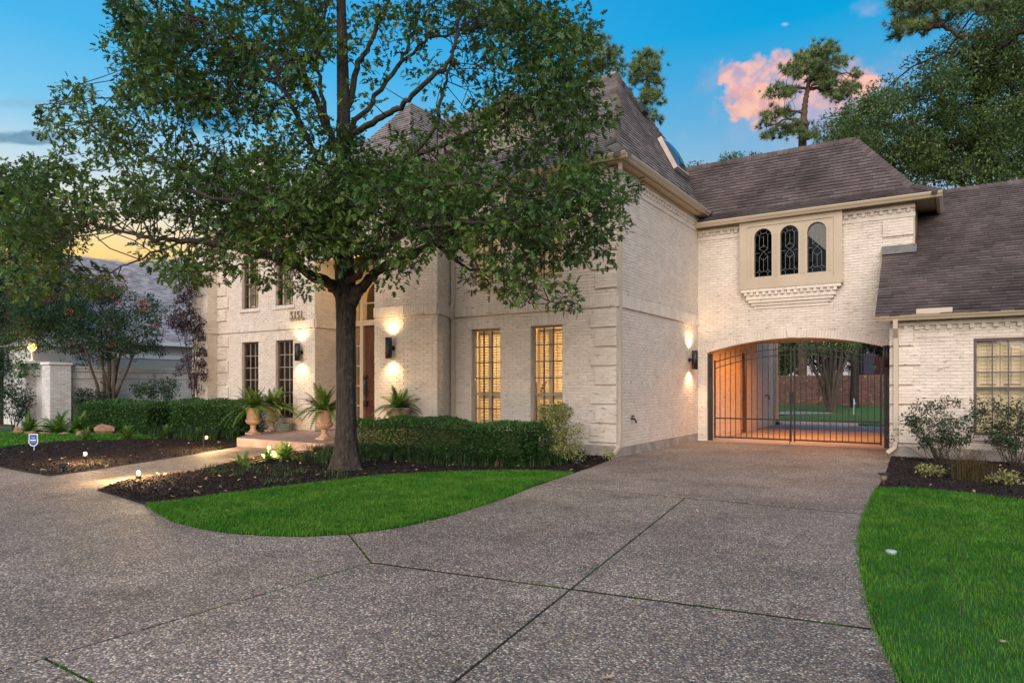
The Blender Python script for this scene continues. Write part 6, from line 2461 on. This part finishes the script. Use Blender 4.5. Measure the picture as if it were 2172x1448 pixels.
def tree(name, label, px_, d, r, balls, per, size, mat, bark, group=None, top=None, cat='tree', base_spread=0.0, flat=0.8, nlimb=10, twf=0.5):
    b_ = Pd(px_, 830, d)
    t = empty(name, (b_.x, b_.y, 0))
    tag(t, label, cat, group)
    zs = sorted(c.z for c, _ in balls)
    ztop = top or zs[int(len(zs) * 0.8)]
    cx_ = sum(c.x for c, _ in balls) / len(balls)
    cy_ = sum(c.y for c, _ in balls) / len(balls)
    tk = limb([(b_.x, b_.y, -0.1), (b_.x * 0.9 + cx_ * 0.1, b_.y * 0.9 + cy_ * 0.1, ztop * 0.35), (b_.x * 0.6 + cx_ * 0.4, b_.y * 0.6 + cy_ * 0.4, ztop * 0.68), (cx_, cy_, ztop)], r, r * 0.25, bark, t, 'trunk', 12, 8, 0.03)
    LL = [tk]
    for k in range(nlimb):
        c = balls[int(RNG.integers(len(balls)))][0]
        a = tk[int(RNG.integers(len(tk) // 3, len(tk) - 1))]
        m = a.lerp(c, 0.5) + Vector((0, 0, 0.08 * (c - a).length))
        LL.append(limb([a, m, c], r * 0.32, r * 0.06, bark, t, 'limb', 6, 5, 0.04))
    crown_from(balls, per, size, mat, 'crown', t, flat=flat)['kind'] = 'stuff'
    tw = twigs_to(balls, LL, r * 0.09, r * 0.03, bark, t, 4.0, 'branches', twf)
    if tw:
        tw['kind'] = 'stuff'
    return t


dn = lambda d, s_: (lambda a, b2: d + RNG.normal(0, s_))
tree('evergreen_tree', 'dense dark tree at the far left edge behind the crape myrtle', 8, 27.5, 0.35,
     ellipse_balls([(40, 560, 90, 100), (25, 700, 60, 100), (110, 480, 80, 60), (90, 620, 70, 60), (10, 420, 60, 60), (40, 800, 26, 50, .8), (0, 800, 60, 60)], 420, (0.35, 0.7), dn(27.5, 0.8)), 105, 0.15, m_darkleaf, m_bark, 'background trees on the left')
tree('evergreen_tree', 'rounded dark tree behind the neighbouring roof at far left', 150, 36, 0.3,
     ellipse_balls([(150, 610, 60, 36), (205, 625, 40, 26, .7), (110, 610, 60, 40)], 420, (0.35, 0.6), dn(36, 1.2)), 80, 0.16, m_darkleaf, m_bark, 'background trees on the left')

# ================================================================== TREES BEHIND THE HOUSE
tree('live_oak', 'huge spreading live oak filling the sky behind the garage roof', 2090, 33, 0.55,
     ellipse_balls([(2080, 230, 150, 110), (1900, 265, 120, 80), (1800, 285, 60, 50), (2140, 330, 110, 70), (1960, 335, 120, 55), (2110, 130, 80, 70), (2150, 40, 60, 60), (2180, -30, 80, 60), (2100, 85, 60, 40, .8), (1880, 205, 60, 30, .8), (1985, 165, 70, 30, .7), (1830, 240, 40, 30, .8), (2080, 370, 100, 22), (1930, 130, 50, 16, .5), (2030, 110, 50, 30, .5), (2190, 200, 70, 120), (2260, 260, 90, 160, .6)], 640, (0.50, 1.05), dn(33, 2.0)), 230, 0.155, m_midleaf, m_bark, 'trees behind the house', flat=0.7, nlimb=16)
tree('leafy_tree', 'mid green leafy tree rising behind the archway roof beside the pine', 1812, 37, 0.24,
     ellipse_balls([(1790, 300, 55, 40), (1760, 330, 30, 30), (1830, 330, 70, 40), (1880, 350, 60, 40)], 420, (0.4, 0.7), dn(37, 1.2)), 90, 0.16, m_midleaf, m_bark, 'trees behind the house')
for (x, y, rx, ry, lab) in ((1480, 348, 16, 16, 'small treetop showing over the valley between the two roofs'), (1558, 330, 30, 10, 'distant treetop above the middle of the archway ridge'), (1592, 328, 16, 10, 'distant treetop above the archway ridge, just left of the pine')):
    tree('leafy_tree', lab, x, 48, 0.25, ellipse_balls([(x, y + 14, rx, ry + 10)], 130, (0.3, 0.5), dn(48, 0.6)), 70, 0.15, m_midleaf, m_bark, 'trees behind the house', nlimb=4)

ND = []
for k in range(34):
    v = Vector((RNG.normal(), RNG.normal(), abs(RNG.normal()) * 0.8 + 0.0)).normalized()
    ND.append(v)
NV, NF = [], []
for v in ND:
    s_ = v.cross(Vector((0.3, 0.5, 0.8))).normalized() * 0.045
    i = len(NV)
    NV += [tuple(-s_), tuple(s_), tuple(v)]
    NF.append((i, i + 1, i + 2))


def pine(label, d, trunk, r, clumps, per, tuft=0.36, limb_pts=()):
    pts = [Pd(x, y, d) for x, y in trunk]
    b_ = Vector((pts[0].x, pts[0].y, -0.1))
    t = empty('pine_tree', (b_.x, b_.y, 0))
    tag(t, label, 'pine tree', 'tall pines behind the house')
    q = limb([b_] + pts, r, r * 0.25, m_pinebark, t, 'trunk', 10, 8, 0.02)
    LL = [q]
    for lp in limb_pts:
        LL.append(limb([Pd(x, y, d + dz) for x, y, dz in lp], r * 0.5, r * 0.14, m_pinebark, t, 'limb', 7, 5, 0.03))
    balls = []
    for e in clumps:
        balls += ellipse_balls([e], 125, (0.34, 0.55), dn(d, 1.1), 0.9)
    for e in clumps:
        c = Pd(e[0], e[1], d + RNG.normal(0, 0.6))
        tz = [p for p in q if p.z < c.z + 0.2]
        a = tz[-1] if tz else q[-1]
        mid_ = a.lerp(c, 0.5) + Vector((RNG.normal(0, 0.15), RNG.normal(0, 0.15), 0.10 * (c - a).length))
        if not limb_pts:
            LL.append(limb([a, mid_, c], r * 0.34, r * 0.10, m_pinebark, t, 'limb', 6, 5, 0.05))
    ms = []
    for c, rr in balls:
        n = max(4, int(per * 0.8 * RNG.uniform(0.7, 1.3)))
        dd_ = unit(RNG.normal(size=(n, 3)))
        dd_[:, 2] *= 0.6
        P = np.array(c) + dd_ * (rr * RNG.random(n) ** 0.5)[:, None]
        D = dd_ + RNG.normal(0, 0.3, (n, 3))
        D[:, 2] += 0.6
        x_ = unit(np.cross(D, RNG.normal(size=(n, 3))))
        z_ = unit(D)
        y_ = np.cross(z_, x_)
        s_ = tuft * RNG.uniform(0.7, 1.2, n)
        M_ = np.zeros((n, 3, 4))
        M_[:, :, 0], M_[:, :, 1], M_[:, :, 2], M_[:, :, 3] = x_ * s_[:, None], y_ * s_[:, None], z_ * s_[:, None], P
        ms.append(M_)
    tag(bulk('needles', NV, NF, np.concatenate(ms), m_needle, t), kind='stuff')
    br = twigs_to(balls, LL, r * 0.08, r * 0.03, m_pinebark, t, 3.5, 'branches', 0.9)
    if br:
        br['kind'] = 'stuff'


pine('tall pine with layered crown in front of the pink cloud', 45, [(1702, 330), (1704, 270), (1707, 230), (1712, 195), (1724, 150), (1733, 105)], 0.30,
     [(1738, 108, 36, 18), (1720, 128, 40, 18), (1765, 138, 32, 20), (1682, 148, 34, 13), (1708, 155, 36, 10, .7), (1655, 195, 36, 16), (1745, 165, 44, 14), (1790, 188, 34, 16), (1812, 160, 14, 10), (1640, 240, 34, 14, .8), (1690, 265, 46, 14, .7), (1650, 285, 34, 14, .8), (1725, 288, 28, 10, .8), (1775, 205, 22, 8), (1745, 190, 24, 8, .5), (1622, 268, 10, 8)], 10)
pine('slim pine rising just right of the tall main roof peak', 42, [(1372, 330), (1370, 240), (1371, 180), (1372, 118)], 0.20,
     [(1372, 120, 26, 12), (1360, 140, 26, 14), (1392, 138, 18, 12), (1352, 168, 22, 12), (1388, 172, 22, 12), (1362, 200, 36, 12), (1394, 208, 16, 10), (1352, 228, 16, 8, .7), (1380, 240, 18, 8, .6), (1402, 256, 12, 7)], 8)
pine('pine half hidden behind the main roof peak and the oak crown', 44, [(1290, 330), (1284, 220), (1276, 150), (1270, 85)], 0.22,
     [(1262, 90, 36, 14), (1250, 112, 34, 14), (1288, 112, 24, 14), (1270, 136, 40, 12), (1306, 150, 16, 8), (1244, 145, 18, 8), (1300, 128, 14, 8)], 8)
pine('pine with bare crooked limb reaching into the top right corner', 33, [(2210, 420), (2205, 250), (2200, 120), (2195, 20), (2190, -90)], 0.32,
     [(1918, 12, 28, 14), (1950, 8, 28, 12), (1914, 52, 26, 14), (1962, 56, 28, 12), (1990, 12, 22, 12), (2030, 40, 22, 8, .7), (1905, 74, 10, 6), (2045, 2, 36, 12), (2110, 16, 30, 14), (2150, 0, 40, 20), (2000, -20, 60, 16), (2040, 70, 10, 6, .6)], 11, 0.34,
     [[(2200, 60, 0), (2140, 72, -.2), (2090, 78, -.3), (2040, 76, -.5), (2010, 60, -.5), (1990, 42, -.5), (1986, 10, -.4), (1970, -10, -.3)], [(2000, 52, -.5), (1960, 60, -.6), (1912, 56, -.6)], [(2198, 10, 0), (2130, 8, .3), (2060, 18, .4), (2010, 18, .3), (1950, 12, .2)]])

# ================================================================== BACK GARDEN SEEN THROUGH THE ARCH
fn = empty('brick_fence', (-5, 44, 0.38))
tag(fn, 'red brick fence across the back garden seen through the gate', 'fence')
fBF = Frame(-20, 43.6, 14, 43.6)
MB().obox(fBF, 0, fBF.L, -0.2, 0, 0.2, 2.12).build('wall_panel', m_redmortar, fn)
bulk('brickwork', BOXV, BOXF, np.array(courses(fBF, 6, 24, 0.34, 1.86) + soldiers(fBF, 6, 24, 1.88, 2.08)), m_redbrick, fn)['kind'] = 'stuff'
for a in (10.0, 13.4, 16.8, 20.2):
    MB().obox(fBF, a, a + 0.42, -0.05, 0.12, 0.2, 2.14).build('pier', m_redbrick, fn)
bt_ = Pd(1765, 884, 33.5)
bm_ = empty('backyard_myrtle', (bt_.x, bt_.y, 0.1))
tag(bm_, 'multi stemmed tree on the back lawn seen through the gate', 'tree')
L = stems((bt_.x, bt_.y), [Pd(x, y, 33.5 + RNG.normal(0, 0.5)) for x, y in ((1722, 735), (1735, 720), (1750, 740), (1765, 715), (1775, 720), (1790, 715), (1805, 735), (1712, 750))], 0.12, 0.05, m_myrtlebark, bm_, 0.2)
bb = ellipse_balls([(1760, 722, 80, 26), (1725, 735, 40, 18, .8), (1800, 738, 30, 16, .8), (1760, 690, 90, 30)], 150, (0.25, 0.5), dn(33.5, 1.0))
crown_from(bb, 50, 0.11, m_midleaf, 'crown', bm_)['kind'] = 'stuff'
for (x, lab, els) in ((1660, 'dense tree beyond the brick fence at the left of the archway view', [(1655, 755, 40, 50), (1690, 740, 40, 40), (1640, 780, 40, 30), (1660, 720, 60, 40)]), (1765, 'dense tree beyond the brick fence behind the back garden myrtle', [(1765, 760, 50, 40), (1740, 720, 60, 40), (1800, 720, 50, 40)]), (1870, 'dense tree beyond the brick fence at the right of the archway view', [(1860, 735, 40, 30), (1890, 760, 50, 50), (1830, 735, 30, 20), (1850, 700, 60, 40), (1830, 790, 20, 14)])):
    tree('leafy_tree', lab, x, 48, 0.25, ellipse_balls(els, 170, (0.5, 0.9), dn(48.5, 1.0)), 70, 0.22, m_darkleaf if x != 1660 else m_midleaf, m_bark, 'trees beyond the brick fence', nlimb=5)
ph_ = empty('garden_playhouse', Pd(1852, 800, 45.5))
tag(ph_, 'dark red timber playhouse showing over the brick fence', 'playhouse')
c1, c2 = Pd(1832, 790, 45.5), Pd(1885, 790, 45.5)
fPH = Frame(c1.x, c1.y, c2.x, c2.y)
m_redwood = mk('dark_red_timber', (0.08, 0.022, 0.018), rough=0.8, rand=0.3)
MB().obox(fPH, 0.0, 0.75, -1.2, 0, 2.3, 3.7).build('cabin', mk('slate_blue_panel', (0.05, 0.055, 0.075), rough=0.7), ph_)
b = MB()
b.obox(fPH, -0.1, fPH.L, -1.3, 0.1, 2.20, 2.32)
for k in range(5):
    b.obox(fPH, k * fPH.L / 4.2, k * fPH.L / 4.2 + 0.09, -0.1, 0.0, 0.3, 2.2)
b.build('deck', m_redwood, ph_)
for k in range(9):
    MB().obox(fPH, 0.78 + k * 0.11, 0.86 + k * 0.11, 0.0, 0.04, 2.34, 3.55 - 0.03 * k).build('slat', m_redwood, ph_)
fp = Pd(1811, 878, 31.5)
fl = empty('golf_flag', (fp.x, fp.y, 0.13))
tag(fl, 'small white golf flag on the putting lawn beyond the gate', 'flag')
MB().tube([(fp.x, fp.y, 0.05), (fp.x, fp.y, 0.92)], 0.013, 6).build('pole', m_white, fl)
b = MB()
b.add([(fp.x, fp.y - 0.004, 0.92), (fp.x, fp.y - 0.004, 0.62), (fp.x + 0.10, fp.y - 0.02, 0.66), (fp.x, fp.y + 0.004, 0.92), (fp.x, fp.y + 0.004, 0.62), (fp.x + 0.10, fp.y + 0.0, 0.66)], [(0, 1, 2), (3, 5, 4), (0, 2, 5, 3), (1, 4, 5, 2)])
b.build('pennant', m_white, fl)
